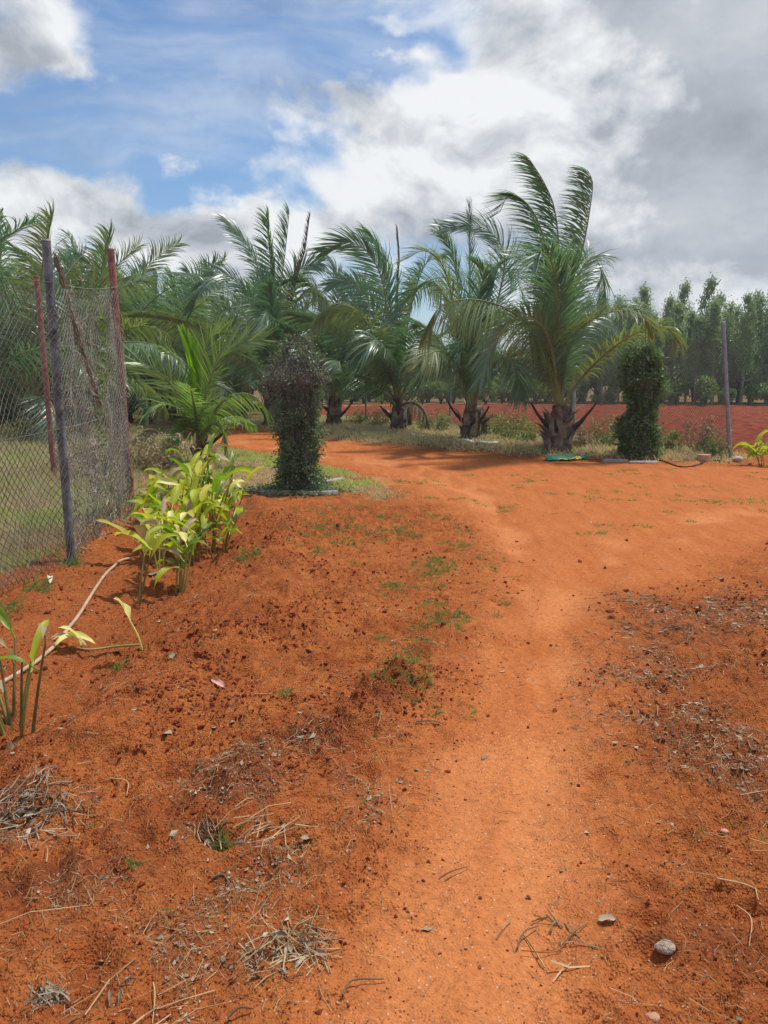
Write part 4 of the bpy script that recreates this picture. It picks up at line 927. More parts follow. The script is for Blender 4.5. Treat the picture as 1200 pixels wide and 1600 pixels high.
def post(root, base, tip, rad, m, name='post'):
    mb = MB(); base = np.array(base); tip = np.array(tip)
    k = np.linspace(0, 1, 9)[:, None]
    C = base + (tip - base) * k; mb.tube(C, rad, 12); d = unit(tip - base); mb.tube([tip, tip + d * .012, tip + d * .02], [rad * 1.06, rad * 1.05, rad * .6], 12)
    mb.build(name, M[m], root)


A0 = B(112, 878); B0 = B(207, 800); R2 = G(86, 752); C0 = G(-420, 1130)
fl = thing('chain_link_fence', A0, 'sagging chain link fence corner with dry creeper and red and grey posts', 'fence')
post(fl, A0 - (0, 0, .1), P(72, 378, A0[1]), .036, 'darkmetal')
post(fl, B0 - (0, 0, .1), P(173, 391, B0[1]), .040, 'redmetal')
post(fl, R2 - (0, 0, .1), P(57, 433, R2[1]), .045, 'redmetal')
mesh_panel(C0, A0, 2.25, 2.35, .072, .0030, seed=1).build('wire_mesh', M['wire'], fl)
mesh_panel(A0, B0, 2.35, 2.62, .080, .0027, seed=2).build('wire_mesh', M['wire_tan'], fl)
mesh_panel(B0, R2, 2.62, 2.35, .14, .0026, seed=3).build('wire_mesh', M['wire_tan'], fl)
mb = MB(); bs = A0 + (0.02, .03, 2.55); be = np.array(A0 + (B0 - A0) * .62); be[2] = 1.15; C = bs + (be - bs) * np.linspace(0, 1, 12)[:, None]; C[:, 2] -= .06 * np.sin(np.linspace(0, math.pi, 12))
tw = np.linspace(0, 40, 90)
for ph_ in (0, math.pi):
    Ci = np.stack([np.interp(np.linspace(0, 1, 90), np.linspace(0, 1, 12), C[:, k]) for k in range(3)], 1); Ci[:, 0] += .013 * np.sin(tw + ph_); Ci[:, 2] += .013 * np.cos(tw + ph_); mb.tube(Ci, .010, 5)
mb.build('brace', M['vine_dry'], fl)
# dry creeper caught in the mesh
mb = MB(); r = np.random.default_rng(77); dirf = unit((B0 - A0)[:2]); lnf = np.linalg.norm((B0 - A0)[:2]); nf_ = np.array([-dirf[1], dirf[0]])
for k in range(420):
    s = lnf * (1 - r.random() ** 1.5) if k % 3 else r.uniform(0, lnf); z = r.uniform(0.05, 2.55) if k % 2 else r.uniform(0, 1.0); d_ = np.array([r.normal(0, .5), r.normal(0, 1)]); pts = []
    for i in range(6):
        pts.append(np.array([A0[0] + dirf[0] * s + nf_[0] * r.normal(0, .025), A0[1] + dirf[1] * s + nf_[1] * r.normal(0, .025), A0[2] + z]))
        d_ = unit(d_ + r.normal(0, .6, 2)); s += d_[0] * .045; z = max(.02, z + d_[1] * .06); s = min(max(s, 0.02), lnf + .02)
    mb.tube(np.array(pts), r.uniform(.002, .0052), 3, cap=False)
mb.build('dry_creeper', M['vine_dry'], fl)


def leaf_quads(c_, d, s, size, fold=.1):
    nn = np.cross(d, s); sz = size[:, None]
    return np.stack([c_ - d * sz * .5, c_ + s * sz * .32 + nn * sz * fold, c_ + d * sz * .55, c_ - s * sz * .32 + nn * sz * fold], 1)


m_ = 150; zz = r.uniform(.35, 2.3, m_); ss_ = lnf * (.62 + .06 * np.sin(zz * 4) + r.normal(0, .035, m_))
c_ = np.stack([A0[0] + dirf[0] * ss_ - nf_[0] * -.03, A0[1] + dirf[1] * ss_ - nf_[1] * -.03, A0[2] + zz], 1)
d = unit(r.normal(0, 1, (m_, 3)) + (0, 0, -.6)); s = unit(np.cross(d, r.normal(0, 1, (m_, 3))))
mb = MB(); mb.add(leaf_quads(c_, d, s, r.uniform(.05, .11, m_)).reshape(-1, 3), np.arange(m_ * 4).reshape(-1, 4)); mb.build('creeper_foliage', M['bush_lt'], fl)

fr_ = thing('chain_link_fence', FENCE_R[0], 'long chain link fence on slim posts behind the palm row, edging the ploughed field', 'fence')
tips = [P(1130, 504, FENCE_R[0][1]), P(897, 520, FENCE_R[1][1]), P(704, 560, FENCE_R[2][1]), P(572, 570, FENCE_R[3][1])]
for i, (bq, tq, rd, mm) in enumerate(zip(FENCE_R, tips, (.04, .045, .035, .035), ('greymetal', 'palemetal', 'greymetal', 'greymetal'))):
    post(fr_, bq - (0, 0, .1), tq, rd, mm)
for i in range(3):
    mesh_panel(FENCE_R[i], FENCE_R[i + 1], 2.45, 2.3, .085, .0030, seed=20 + i).build('wire_mesh', M['wire'], fr_)
mb = MB(); E_ = FENCE_R[0]
mesh_panel(E_, E_ + (3.2, -.4, 0), .9, .3, .085, .003, seed=29)


# ------------------------------------------------------------------ leafy bed plants
def blade(mb, base, d0, length, width, curl, seed, m=0, twist=0.0, nseg=8):
    r = np.random.default_rng(seed); d = unit(np.array(d0, float)); p = np.array(base, float); C = [p]; D_ = [d]
    for i in range(nseg):
        d = unit(d + np.array([0, 0, -1.0]) * curl / nseg * (.5 + i / nseg) * 1.6 + r.normal(0, .03, 3)); p = p + d * length / nseg; C.append(p); D_.append(d)
    C, D_ = np.array(C), np.array(D_); S_ = unit(np.cross(D_, np.array([0, 0, 1.0]) + .3 * r.normal(0, 1, 3))); N_ = np.cross(S_, D_)
    ct, st = math.cos(twist), math.sin(twist); S_ = S_ * ct + N_ * st; N_ = np.cross(S_, D_)
    u = np.linspace(0, 1, nseg + 1); pr = width * .5 * np.interp(u, [0, .12, .4, .75, .93, 1], [.12, .62, 1, .72, .25, .02])
    wav = .12 * width * np.sin(u * 9 + seed)[:, None] * N_
    Gd = np.stack([C - S_ * pr[:, None] + N_ * pr[:, None] * .45 + wav, C - S_ * pr[:, None] * .5 + N_ * pr[:, None] * .15, C, C + S_ * pr[:, None] * .5 + N_ * pr[:, None] * .15, C + S_ * pr[:, None] + N_ * pr[:, None] * .45 - wav], 1)
    mb.grid(Gd, m)


LM = ['ginger', 'ginger_pale', 'ginger_green', 'ginger_dry']


def ginger(label, base, nst, hgt, spread, seed, leaves=(4, 6), lsize=.32, pale=.2, green=.2, dryf=.08, cut=0.0, lean=(0, 0)):
    r = np.random.default_rng(seed); base = np.array(base)
    root = thing('ginger_plant', base, label, 'plant', 'yellow green broad leaved plants in the bed along the fence')
    for k in range(nst):
        a = r.uniform(0, 6.28); rr = spread * math.sqrt(r.random()); bq = base + np.array([math.cos(a) * rr, math.sin(a) * rr, -.03])
        h = hgt * r.uniform(.6, 1.08); ln = np.array([math.cos(a) * .18 + lean[0] + r.normal(0, .1), math.sin(a) * .18 + lean[1] + r.normal(0, .1), 1.0])
        u = np.linspace(0, 1, 8)[:, None]; C = bq + unit(ln) * h * u + np.array([ln[0], ln[1], 0]) * .12 * u ** 2
        s = MB(); s.tube(C, np.linspace(.010, .005, 8), 7); so = s.build('stem', M['stem'] if r.random() < .6 else M['stem_dk'], root)
        if r.random() < cut: continue
        nl = r.integers(leaves[0], leaves[1] + 1); a0 = r.uniform(0, 6.28)
        for j in range(nl):
            f_ = .45 + .55 * (j + 1) / nl; p = C[min(7, int(f_ * 7))]; aa = a0 + j * math.pi + r.normal(0, .5)
            d0 = (math.cos(aa) - .45, math.sin(aa), r.uniform(.6, 1.9)); x = r.random()
            pale_ = pale * .6; mi = 1 if x < pale_ else 2 if x < pale + green else 3 if x < pale + green + dryf else 0
            lb = MB(); st_ = p + unit(np.array(d0)) * .05; blade(lb, st_, d0, lsize * r.uniform(.75, 1.25), lsize * r.uniform(.20, .28), r.uniform(.3, 1.5), seed * 50 + k * 7 + j, 0, r.normal(0, .4))
            lb.tube([p, st_ + unit(np.array(d0)) * .01], [.005, .004], 5)
            lb.build('leaf', M[LM[mi]], root)
    return root


ginger('tall lone stem in the leafy bed, one long leaf tilted up towards the mesh fence', B(214, 948), 2, .50, .03, 101, (2, 3), .34, .1, .3, .1)
ginger('front clump of the leafy bed with drooping pale cream leaves', B(273, 930), 6, .52, .10, 102, (3, 4), .30, .35, .1, .15)
ginger('low clump with browning leaves between the lone stem and the clump behind', B(248, 900), 6, .50, .14, 103, (2, 4), .28, .3, .1, .35)
ginger('bushy bright yellow clump in the middle of the leafy bed', B(290, 872), 10, .60, .22, 104, (3, 5), .33, .2, .15, .05)
ginger('right side clump of the leafy bed leaning over the bare ridge', B(330, 866), 8, .62, .13, 105, (4, 5), .31, .2, .25, .05)
ginger('dense green clump at the back of the leafy bed near the red post', B(275, 835), 10, .66, .22, 106, (3, 5), .34, .08, .45, .03)
ginger('tallest clump of the leafy bed, topped by dry brown flower heads', B(312, 825), 11, .74, .22, 107, (3, 5), .33, .15, .25, .2)
ginger('narrow clump at the back right of the leafy bed next to a white stick', B(350, 826), 8, .55, .12, 108, (3, 5), .28, .2, .3, .1)
ginger('small sprouting clump at the right foot of the leafy bed', B(342, 868), 4, .28, .06, 109, (2, 3), .16, .1, .5, 0)
ginger('cropped clump at the left edge of the photo, stems cut short', B(16, 1146), 13, .50, .11, 110, (1, 3), .21, .4, .2, .35, cut=.4)
ginger('yellow green clump at the right edge of the photo beyond the steel post', B(1200, 727), 9, .42, .22, 111, (3, 5), .36, .05, .35, .05)
mb = MB(); q = B(355, 800); C = spline([q, q + (-.02, 0, .35), q + (-.06, 0, .68)], 10); mb.tube(C, np.linspace(.008, .004, 10), 6); tag(mb.build('white_stick', M['paleleaf'], None, q), 'bleached white stick standing up behind the leafy bed', 'stick')
# dry heads on the tall clump
for (px, py, lab) in ((288, 690, 'curled brown dry flower stalk at the top of the leafy bed'), (302, 700, 'split straw coloured dry stalk at the top of the leafy bed')):
    q = B(300, 822); tp = P(px, py, q[1] - .05); mb = MB(); C = spline([q, (q + tp) / 2 + (.04, 0, 0), tp], 12); mb.tube(C, np.linspace(.008, .004, 12), 6)
    for j in range(6): blade(mb, tp + rng.normal(0, .02, 3), (rng.normal(0, .6), rng.normal(0, .6), 1), .16, .035, rng.uniform(.5, 3), 700 + j + int(px), 0)
    tag(mb.build('dry_flower_stalk', M['ginger_dry'], None, q), lab, 'dry stalk')


# fallen stalk with pale leaves, and single leaves on the soil
q = B(160, 1018); root = thing('fallen_ginger_stalk', q, 'fallen pale green stalk with split cream leaves lying across the hose side', 'stalk')
pts = np.array([GH(222, 1012, .02), GH(180, 1018, .03), GH(140, 1022, .04), GH(112, 1025, .04)]); mb = MB(); mb.tube(spline(pts, 14), np.linspace(.008, .006, 14), 7); mb.build('stem', M['stem'], root)
for j, (a_, b_, m2, l) in enumerate((((150, 1020), (82, 1000), 'ginger_pale', .3), ((130, 1023), (100, 1030), 'ginger_pale', .2), ((128, 1022), (112, 1027), 'ginger_pale', .17), ((135, 1020), (95, 1020), 'ginger_dry', .22))):
    pa, pb2 = GH(*a_, .05), GH(*b_, .10); mb = MB(); dd = pb2 - pa; blade(mb, pa, dd + (0, 0, .1), l * 1.15, .05, 1.0, 900 + j); mb.build('leaf', M[m2], root)


def fallen_leaf(label, px, py, size, az_, m, up=.15, curl=.6, wd=.3, cat='leaf', stalk=None):
    q = GH(px, py, .012); mb = MB(); d0 = (math.cos(az_), math.sin(az_), up); blade(mb, q, d0, size, size * wd, curl, int(px * 7 + py), 0, .3)
    if stalk: mb.tube([q - np.array(d0) * .01, q - np.array((stalk[0], stalk[1], .5 * stalk[2]))], [.005, .004], 5)
    return tag(mb.build('fallen_leaf', M[m], None, q), label, cat)


fallen_leaf('curled pinkish dry leaf lying on the ridge', 352, 1078, .12, 2.4, 'pink', .2, .2)
fallen_leaf('pale greenish leaf lying below the dark fence post', 78, 905, .16, -1.2, 'paleleaf', .5, .9, .32)
fallen_leaf('small dull green leaf in the middle of the bed furrow', 270, 1030, .09, 2.0, 'greenleaf', .3, .8, .5)
q = GH(222, 1015); mb = MB(); C = spline([q, q + (-.02, 0, .09), q + (-.07, .01, .19)], 8); mb.tube(C, np.linspace(.007, .005, 8), 6); blade(mb, C[-1], (-.35, .0, .9), .17, .085, .5, 33); tag(mb.build('cream_leaf_on_stalk', M['ginger_pale'], None, q), 'torn cream leaf standing on a short stalk beside the fallen stalk', 'leaf')
fallen_leaf('beige curled leaf right of the lone bed stem', 255, 962, .12, .4, 'ginger_dry', .25, .9)
fallen_leaf('bleached white leaf scrap near the bottom left corner', 150, 1512, .085, .3, 'greyleaf', .25, 1.2, .45)
fallen_leaf('flat beige leaf on the soil right of the torn husk', 465, 1323, .06, .1, 'greyleaf', .1, .3, .5)
fallen_leaf('pale scrap of leaf on the track between straw and footprint', 935, 1442, .055, .1, 'greyleaf', .15, .4, .55)
fallen_leaf('brown leaf standing on edge on the far left ridge', 330, 1000, .1, .3, 'straw', .2, .6, .3)


# ------------------------------------------------------------------ heaps of dry stuff
def heap(label, px, py, rx, ry, n, hgt, seed, ln=(.05, .16), mats=('straw', 'greyleaf'), leaves=0, name='dry_grass_heap', cat='heap', align=None, wd=.0016):
    r = np.random.default_rng(seed); q = GH(px, py); mb = MB()
    a = r.uniform(0, 6.28, n); rr = np.sqrt(r.random(n)) ** 1.5 * (.45 + 1.3 * fbm(np.cos(a) * 1.3 + seed, np.sin(a) * 1.3, 2, seed)); x = q[0] + np.cos(a) * rr * rx * 1.15; y = q[1] + np.sin(a) * rr * ry * 1.15
    th = r.uniform(0, 6.28, n) if align is None else r.normal(align, .5, n); l = r.uniform(*ln, n)
    zc = H(x, y) + .004 + hgt * np.clip(1 - rr, 0, 1) * r.random(n)
    dz = r.normal(0, .22, n) * l
    dx, dy = np.cos(th) * l / 2, np.sin(th) * l / 2
    mid = np.stack([x, y, zc + .25 * l * r.random(n) * .5], 1)
    A_ = np.stack([x - dx, y - dy, np.maximum(zc - dz / 2, H(x - dx, y - dy) + .002)], 1); B_ = np.stack([x + dx + r.normal(0, .01, n), y + dy, np.maximum(zc + dz / 2, H(x + dx, y + dy) + .002)], 1)
    rad = r.uniform(.6, 1.6, n) * wd
    mb.tubes(A_, mid, rad, 3); mb.tubes(mid, B_, rad * .8, 3)
    for j in range(leaves):
        aa = r.uniform(0, 6.28); k = math.sqrt(r.random()) * .7; p = np.array([q[0] + math.cos(aa) * k * rx, q[1] + math.sin(aa) * k * ry, 0]); p[2] = float(H(p[0], p[1])[0]) + hgt * (1 - k) * .8 + .01
        blade(mb, p, (r.normal(), r.normal(), r.uniform(0, .5)), r.uniform(.03, .075), r.uniform(.008, .018), r.uniform(.3, 2), seed * 40 + j, 1, r.normal(0, .8), 5)
    o_ = mb.build(name, [M[m] for m in mats], None, q, smooth=False)
    return tag(o_, label, cat, 'heaps of dry weeds on the soil')


heap('grey heap of dry leaves and weeds at the left edge of the photo', 38, 1255, .20, .12, 260, .03, 201, (.03, .11), leaves=34, mats=('greyleaf', 'greyleaf'))
heap('straw coloured tangle of dry grass with broad leaves near the bottom middle', 462, 1478, .10, .085, 110, .018, 202, (.04, .12), leaves=18)
heap('small grey wad of dry fibres in the bottom left corner', 78, 1558, .045, .035, 50, .012, 203, (.03, .08), mats=('greyleaf', 'greyleaf'), leaves=8)
heap('loose bundle of broken straw stalks on the right side of the track bottom', 860, 1485, .10, .10, 15, .012, 204, (.05, .13), wd=.0026)
heap('torn dry husk of stalks beside a small green weed', 325, 1312, .07, .03, 26, .02, 205, (.06, .14), leaves=8, align=2.5)
heap('long thin dry stalks bent over at the bottom left', 190, 1565, .12, .06, 9, .012, 206, (.10, .24), align=.6, leaves=4)
heap('scattered long straw on the soil right of the torn husk', 425, 1295, .17, .10, 26, .012, 207, (.05, .20), align=1.0, leaves=4)
heap('dark scrap of twigs in the right hand litter', 1050, 990, .30, .18, 90, .012, 208, (.05, .14), mats=('twig', 'greyleaf'), leaves=8)


def twig(label, a_, b_, rad, m='twig', bow=.02):
    pa, pb2 = GH(*a_, rad + .006), GH(*b_, rad + .006); mid = (pa + pb2) / 2 + np.append(rng.normal(0, bow, 2), .012); mb = MB(); C = spline([pa, mid, pb2], 12)
    C[:, 2] = np.maximum(C[:, 2], H(C[:, 0], C[:, 1]) + rad * .6)
    mb.tube(C, np.linspace(rad * .65, rad * .35, 12), 6); return tag(mb.build('twig', M[m], None, pa), label, 'twig', 'single twigs lying on the soil')


twig('short thick brown twig below the torn husk', (330, 1378), (362, 1390), .006)
twig('dark twig at the bottom edge left of the middle', (355, 1597), (395, 1582), .006)
twig('dark twig right of the straw tangle near the bottom', (535, 1560), (600, 1535), .005)
twig('dark slanting twig on the track left of the broken straw', (808, 1487), (840, 1452), .005)
twig('brown twig lying on the track side below the green tufts', (650, 1132), (697, 1136), .007)
twig('upright looking pale straw at the far left', (73, 1353), (72, 1325), .004, 'straw')
twig('bent pale straw on the red soil above the left heap', (172, 1217), (198, 1245), .004, 'straw', .04)
twig('long fine twig across the track bottom', (685, 1378), (732, 1358), .004)
twig('long pale twig in the right hand footprints', (1120, 1378), (1185, 1415), .005, 'straw')
twig('straw bent by the right hand pits', (1150, 1430), (1170, 1485), .003, 'straw', .03)
twig('dark stick in the right hand litter near the track edge', (975, 1035), (992, 1033), .008)
twig('thin curved twig left of the straw tangle', (240, 1540), (238, 1598), .003, 'straw', .03)

# ------------------------------------------------------------------ loose litter and clods (uncountable)
def scatter(n, xr, yr, dens, seed):
    r = np.random.default_rng(seed); out = []
    tot = 0
    while tot < n:
        m_ = 60000; u = r.random(m_); y = yr[0] * (yr[1] / yr[0]) ** u; x = r.uniform(-1, 1, m_) * (y * .56 + .35)
        ok = (x > xr[0]) & (x < xr[1]); x, y = x[ok], y[ok]; mk = masks(x, y); k = r.random(len(x)) < dens(x, y, mk)
        out.append(np.stack([x[k], y[k]], 1)); tot += k.sum()
    return np.concatenate(out)[:n]


def bare(m_): return np.clip(1 - m_['gl'] - m_['verge'] - m_['field'], 0, 1)


xy = scatter(8500, (-6, 7), (1.5, 11), lambda x, y, m_: bare(m_) * (0.03 + .97 * m_['lit'] ** .8) * (1 - .9 * m_['road']) + .09 * (1 - m_['road']) + .018, 301)
n = len(xy); r = np.random.default_rng(5); l = np.exp(r.normal(math.log(.035), .6, n)); th = r.uniform(0, 6.28, n)
dx, dy = np.cos(th) * l / 2, np.sin(th) * l / 2; zc = H(xy[:, 0], xy[:, 1])
A_ = np.stack([xy[:, 0] - dx, xy[:, 1] - dy, np.maximum(H(xy[:, 0] - dx, xy[:, 1] - dy), zc - .01) + .003], 1)
B_ = np.stack([xy[:, 0] + dx, xy[:, 1] + dy, np.maximum(H(xy[:, 0] + dx, xy[:, 1] + dy), zc - .01) + .003], 1)
mid = np.stack([xy[:, 0] + r.normal(0, .12, n) * l, xy[:, 1] + r.normal(0, .12, n) * l, zc + .006 + .10 * l * r.random(n)], 1)
rad = r.uniform(.0006, .0016, n) * (1 + l * 3) * np.clip(xy[:, 1] / 4, .55, 1.6)
mb = MB(); mb.tubes(A_, mid, rad, 3); mb.tubes(mid, B_, rad * .8, 3)
tag(mb.build('straw_litter', M['straw'], smooth=False), 'thin bits of straw and twig strewn over the red soil', 'litter', kind='stuff')
xy = scatter(2600, (-6, 7), (1.5, 11), lambda x, y, m_: bare(m_) * (m_['lit'] ** 1.2) * (1 - .9 * m_['road']) + .012, 302)
n = len(xy); c_ = np.stack([xy[:, 0], xy[:, 1], H(xy[:, 0], xy[:, 1]) + .006], 1); d = unit(np.stack([r.normal(0, 1, n), r.normal(0, 1, n), r.normal(0, .25, n)], 1)); s = unit(np.cross(d, np.array([[0, 0, 1.0]]) + r.normal(0, .35, (n, 3))))
mb = MB(); mb.add(leaf_quads(c_, d, s, np.exp(r.normal(math.log(.016), .45, n)) * np.clip(xy[:, 1] / 3.5, .6, 1.6), .15).reshape(-1, 3), np.arange(n * 4).reshape(-1, 4))
tag(mb.build('leaf_litter', M['greyleaf'], smooth=False), 'small dry leaf flakes strewn over the red soil', 'litter', kind='stuff')
# clods
ico_v = []; ph = (1 + 5 ** .5) / 2
ICO = unit(np.array([(-1, ph, 0), (1, ph, 0), (-1, -ph, 0), (1, -ph, 0), (0, -1, ph), (0, 1, ph), (0, -1, -ph), (0, 1, -ph), (ph, 0, -1), (ph, 0, 1), (-ph, 0, -1), (-ph, 0, 1)], float))
ICF = np.array([(0, 11, 5), (0, 5, 1), (0, 1, 7), (0, 7, 10), (0, 10, 11), (1, 5, 9), (5, 11, 4), (11, 10, 2), (10, 7, 6), (7, 1, 8), (3, 9, 4), (3, 4, 2), (3, 2, 6), (3, 6, 8), (3, 8, 9), (4, 9, 5), (2, 4, 11), (6, 2, 10), (8, 6, 7), (9, 8, 1)])


def clod_dens(x, y, m_):
    loose = np.clip(np.exp(-(seg_dist(x, y, RIDGE) / .4) ** 2) + np.exp(-(seg_dist(x, y, RIDGE2) / .25) ** 2) + .55 * m_['lit'], 0, 1)
    return bare(m_) * (1 - .93 * m_['road']) * (.16 + .84 * loose) * sstep(fbm(x * 3, y * 3, 3, 91), .35, .65) + .0015


xy = scatter(17000, (-6, 7), (1.5, 9), clod_dens, 303); n = len(xy)
sz = np.minimum(np.exp(r.normal(math.log(.0048), .55, n)), .018) * np.clip(xy[:, 1] / 4, .55, 1.3)
V = ICO[None] * (1 + r.normal(0, .30, (n, 12, 1))) * sz[:, None, None] * r.uniform(.6, 1.2, (n, 1, 3)) * np.array([1, 1, .75])
V = V + np.stack([xy[:, 0], xy[:, 1], H(xy[:, 0], xy[:, 1]) + sz * .25], 1)[:, None, :]
mb = MB(); mb.add(V.reshape(-1, 3), (ICF[None] + (np.arange(n) * 12)[:, None, None]).reshape(-1, 3))
tag(mb.build('soil_crumbs', M['clod'], smooth=False), 'crumbs and small clods of red soil on the ridges', 'soil', kind='stuff')


# ------------------------------------------------------------------ grass
def grass_mesh(xy, hgt, width, seed, lean=.5, wind=.15):
    r = np.random.default_rng(seed); n = len(xy); z = H(xy[:, 0], xy[:, 1]) - .005
    a = r.uniform(0, 6.28, n); h = hgt * r.uniform(.5, 1.25, n); ln = np.abs(r.normal(0, lean, n))
    d0 = unit(np.stack([np.cos(a) * ln - wind, np.sin(a) * ln, np.ones(n)], 1)); p0 = np.stack([xy[:, 0], xy[:, 1], z], 1)
    p1 = p0 + d0 * (h * .5)[:, None]; d1 = unit(d0 + np.stack([np.cos(a) * ln, np.sin(a) * ln, -.35 * ln], 1)); p2 = p1 + d1 * (h * .5)[:, None]
    s = unit(np.cross(d0, np.stack([np.cos(a + 1.3), np.sin(a + 1.3), np.zeros(n)], 1))); w_ = (width * r.uniform(.6, 1.3, n))[:, None]
    V = np.stack([p0 - s * w_ * .5, p0 + s * w_ * .5, p1 - s * w_ * .4, p1 + s * w_ * .4, p2 - s * w_ * .04, p2 + s * w_ * .04], 1)
    F = np.array([(0, 1, 3, 2), (2, 3, 5, 4)]); mb = MB()
    mb.add(V.reshape(-1, 3), (F[None] + (np.arange(n) * 6)[:, None, None]).reshape(-1, 4)); return mb


def scat_box(n, xr, yr, dens, seed):
    r = np.random.default_rng(seed); out = []; tot = 0
    while tot < n:
        x = r.uniform(*xr, 60000); y = yr[0] * (yr[1] / yr[0]) ** r.random(60000); k = r.random(60000) < dens(x, y, masks(x, y)); out.append(np.stack([x[k], y[k]], 1)); tot += k.sum()
    return np.concatenate(out)[:n]


vis = lambda x, y: (np.abs(x) < y * .56 + .4)
cl = lambda x, y, s_, lo, hi: sstep(fbm(x * 1.4, y * 1.4, 3, s_), lo, hi)
xy = scat_box(52000, (-16, 0), (4.5, 30), lambda x, y, m_: vis(x, y) * m_['gl'] * cl(x, y, 111, .36, .6), 401)
g = grass_mesh(xy, .10 * np.clip(xy[:, 1] / 9, .7, 1.5), .008 * np.clip(xy[:, 1] / 6, .8, 2.5), 1); tag(g.build('grass', M['grass']), 'green grass growing behind the mesh fence', 'grass', kind='stuff')
xy = scat_box(46000, (-16, 0), (4.5, 30), lambda x, y, m_: vis(x, y) * m_['gl'] * (1 - .7 * cl(x, y, 111, .40, .6)), 402)
g = grass_mesh(xy, .16 * np.clip(xy[:, 1] / 9, .7, 1.5), .007 * np.clip(xy[:, 1] / 6, .8, 2.5), 2, .8); tag(g.build('dry_grass', M['grass_dry']), 'dry straw coloured grass along the mesh fence', 'grass', kind='stuff')
xy = scat_box(34000, (-16, 9), (14, 34), lambda x, y, m_: vis(x, y) * np.clip(m_['verge'] - .6 * m_['road'], 0, 1) * (1 - .4 * cl(x, y, 121, .42, .62)), 403)
g = grass_mesh(xy, .17 * np.ones(len(xy)), .022, 3, 1.0); tag(g.build('dry_grass', M['grass_dry']), 'matted dry grass on the bank under the palm row', 'grass', kind='stuff')
xy = scat_box(6000, (-16, 9), (14, 34), lambda x, y, m_: vis(x, y) * np.clip(m_['verge'] - .3 * m_['road'], 0, 1) * cl(x, y, 121, .46, .62), 404)
g = grass_mesh(xy, .12 * np.ones(len(xy)), .022, 4, .6); tag(g.build('grass', M['grass']), 'green grass patches on the bank under the palm row', 'grass', kind='stuff')
xy = scat_box(17000, (-7, 1), (9, 20), lambda x, y, m_: vis(x, y) * np.clip(m_['isle'] - m_['road'] * .9, 0, 1) * cl(x, y, 131, .36, .58), 405)
g = grass_mesh(xy, .07 * np.ones(len(xy)), .014, 5, .9); tag(g.build('grass', M['grass']), 'short green grass round the young palm and the grey pillar', 'grass', kind='stuff')
xy = scat_box(6000, (-7, 1), (9, 20), lambda x, y, m_: vis(x, y) * np.clip(m_['isle'] - m_['road'] * .9, 0, 1) * (1 - cl(x, y, 131, .36, .6)), 406)
g = grass_mesh(xy, .08 * np.ones(len(xy)), .012, 6, 1.1); tag(g.build('dry_grass', M['grass_dry']), 'dry short grass between the young palm and the leafy bed', 'grass', kind='stuff')

# small tufts beside the track: spots first, then blades round each spot
def tufts(spots, nb, rad, hgt, width, seed, name, label, m, kind='stuff'):
    r = np.random.default_rng(seed); xs_ = np.repeat(spots, nb, 0); k = np.sqrt(r.random(len(xs_))) * rad * np.repeat(r.uniform(.4, 1.4, len(spots)), nb); a = r.uniform(0, 6.28, len(xs_))
    xy = xs_ + np.stack([np.cos(a) * k, np.sin(a) * k], 1); g = grass_mesh(xy, hgt * np.ones(len(xy)), width, seed, 1.3, 0)
    return tag(g.build(name, M[m]), label, 'grass', kind=kind)


def patch_d(x, y, m_): return sstep(poly_sd(x, y, PATCHG), -.3, .4) * cl(x * 2, y * 2, 141, .42, .62) * (1 - .8 * m_['road'])


tufts(scat_box(380, (-2.5, 2.5), (3.3, 11), patch_d, 411), 24, .06, .04, .005, 7, 'low_grass', 'sparse low grass tufts on bare soil left of the track', 'tuft')
tufts(scat_box(90, (0, 8), (8, 14.5), lambda x, y, m_: vis(x, y) * m_['road'] * cl(x, y, 151, .52, .62), 412), 30, .12, .04, .010, 8, 'low_grass', 'flat grass traces on the far orange track', 'tuft')
tufts(scat_box(60, (-3, 3), (2, 6), lambda x, y, m_: (1 - m_['road']) * .2 * bare(m_), 413), 9, .02, .035, .004, 9, 'low_grass', 'tiny single sprouts on the near red soil', 'tuft')
for i, (px, py, nb, rd, hg, lab) in enumerate([
        (655, 1075, 34, .075, .065, 'broad bladed green tuft, nearest of those beside the track'), (640, 1035, 36, .10, .045, 'flat grey green tuft just behind the nearest track tuft'),
        (690, 886, 80, .17, .07, 'brightest green tuft on the soil left of the track'), (655, 1000, 46, .13, .045, 'spreading tuft beside the smooth track edge'),
        (610, 915, 80, .07, .05, 'bushy small tuft halfway to the grey pillar'), (445, 1083, 20, .03, .05, 'small spiky tuft on the ridge left of the track tufts'),
        (345, 1305, 40, .035, .055, 'little green weed behind the torn husk'), (212, 1352, 16, .02, .045, 'tiny green sprout left of the torn husk'),
        (385, 870, 70, .12, .12, 'yellowing grass tuft at the right foot of the leafy bed'), (185, 1045, 16, .02, .09, 'thin upright sprout in the bed furrow below the fallen stalk'),
        (60, 920, 60, .12, .12, 'green weed below the near mesh fence'), (15, 955, 50, .10, .12, 'green weed at the left edge under the mesh fence'), (118, 880, 60, .09, .13, 'pale weed round the foot of the dark grey fence post'),
        (1190, 785, 160, .4, .05, 'green grass patch at the right edge of the far track'), (1105, 785, 90, .25, .04, 'thin grass patch left of the right edge patch')]):
    q = GH(px, py); r = np.random.default_rng(600 + i); k = np.sqrt(r.random(nb)) * rd; a = r.uniform(0, 6.28, nb)
    xy = q[:2] + np.stack([np.cos(a) * k, np.sin(a) * k], 1); g = grass_mesh(xy, hg * np.ones(nb), .009 if py > 850 else .012, 700 + i, 1.1, 0)
    o_ = g.build('grass_tuft', M['tuft'], None, q); tag(o_, lab, 'grass tuft', 'green tufts on the soil', 'stuff' if rd > .15 else None)


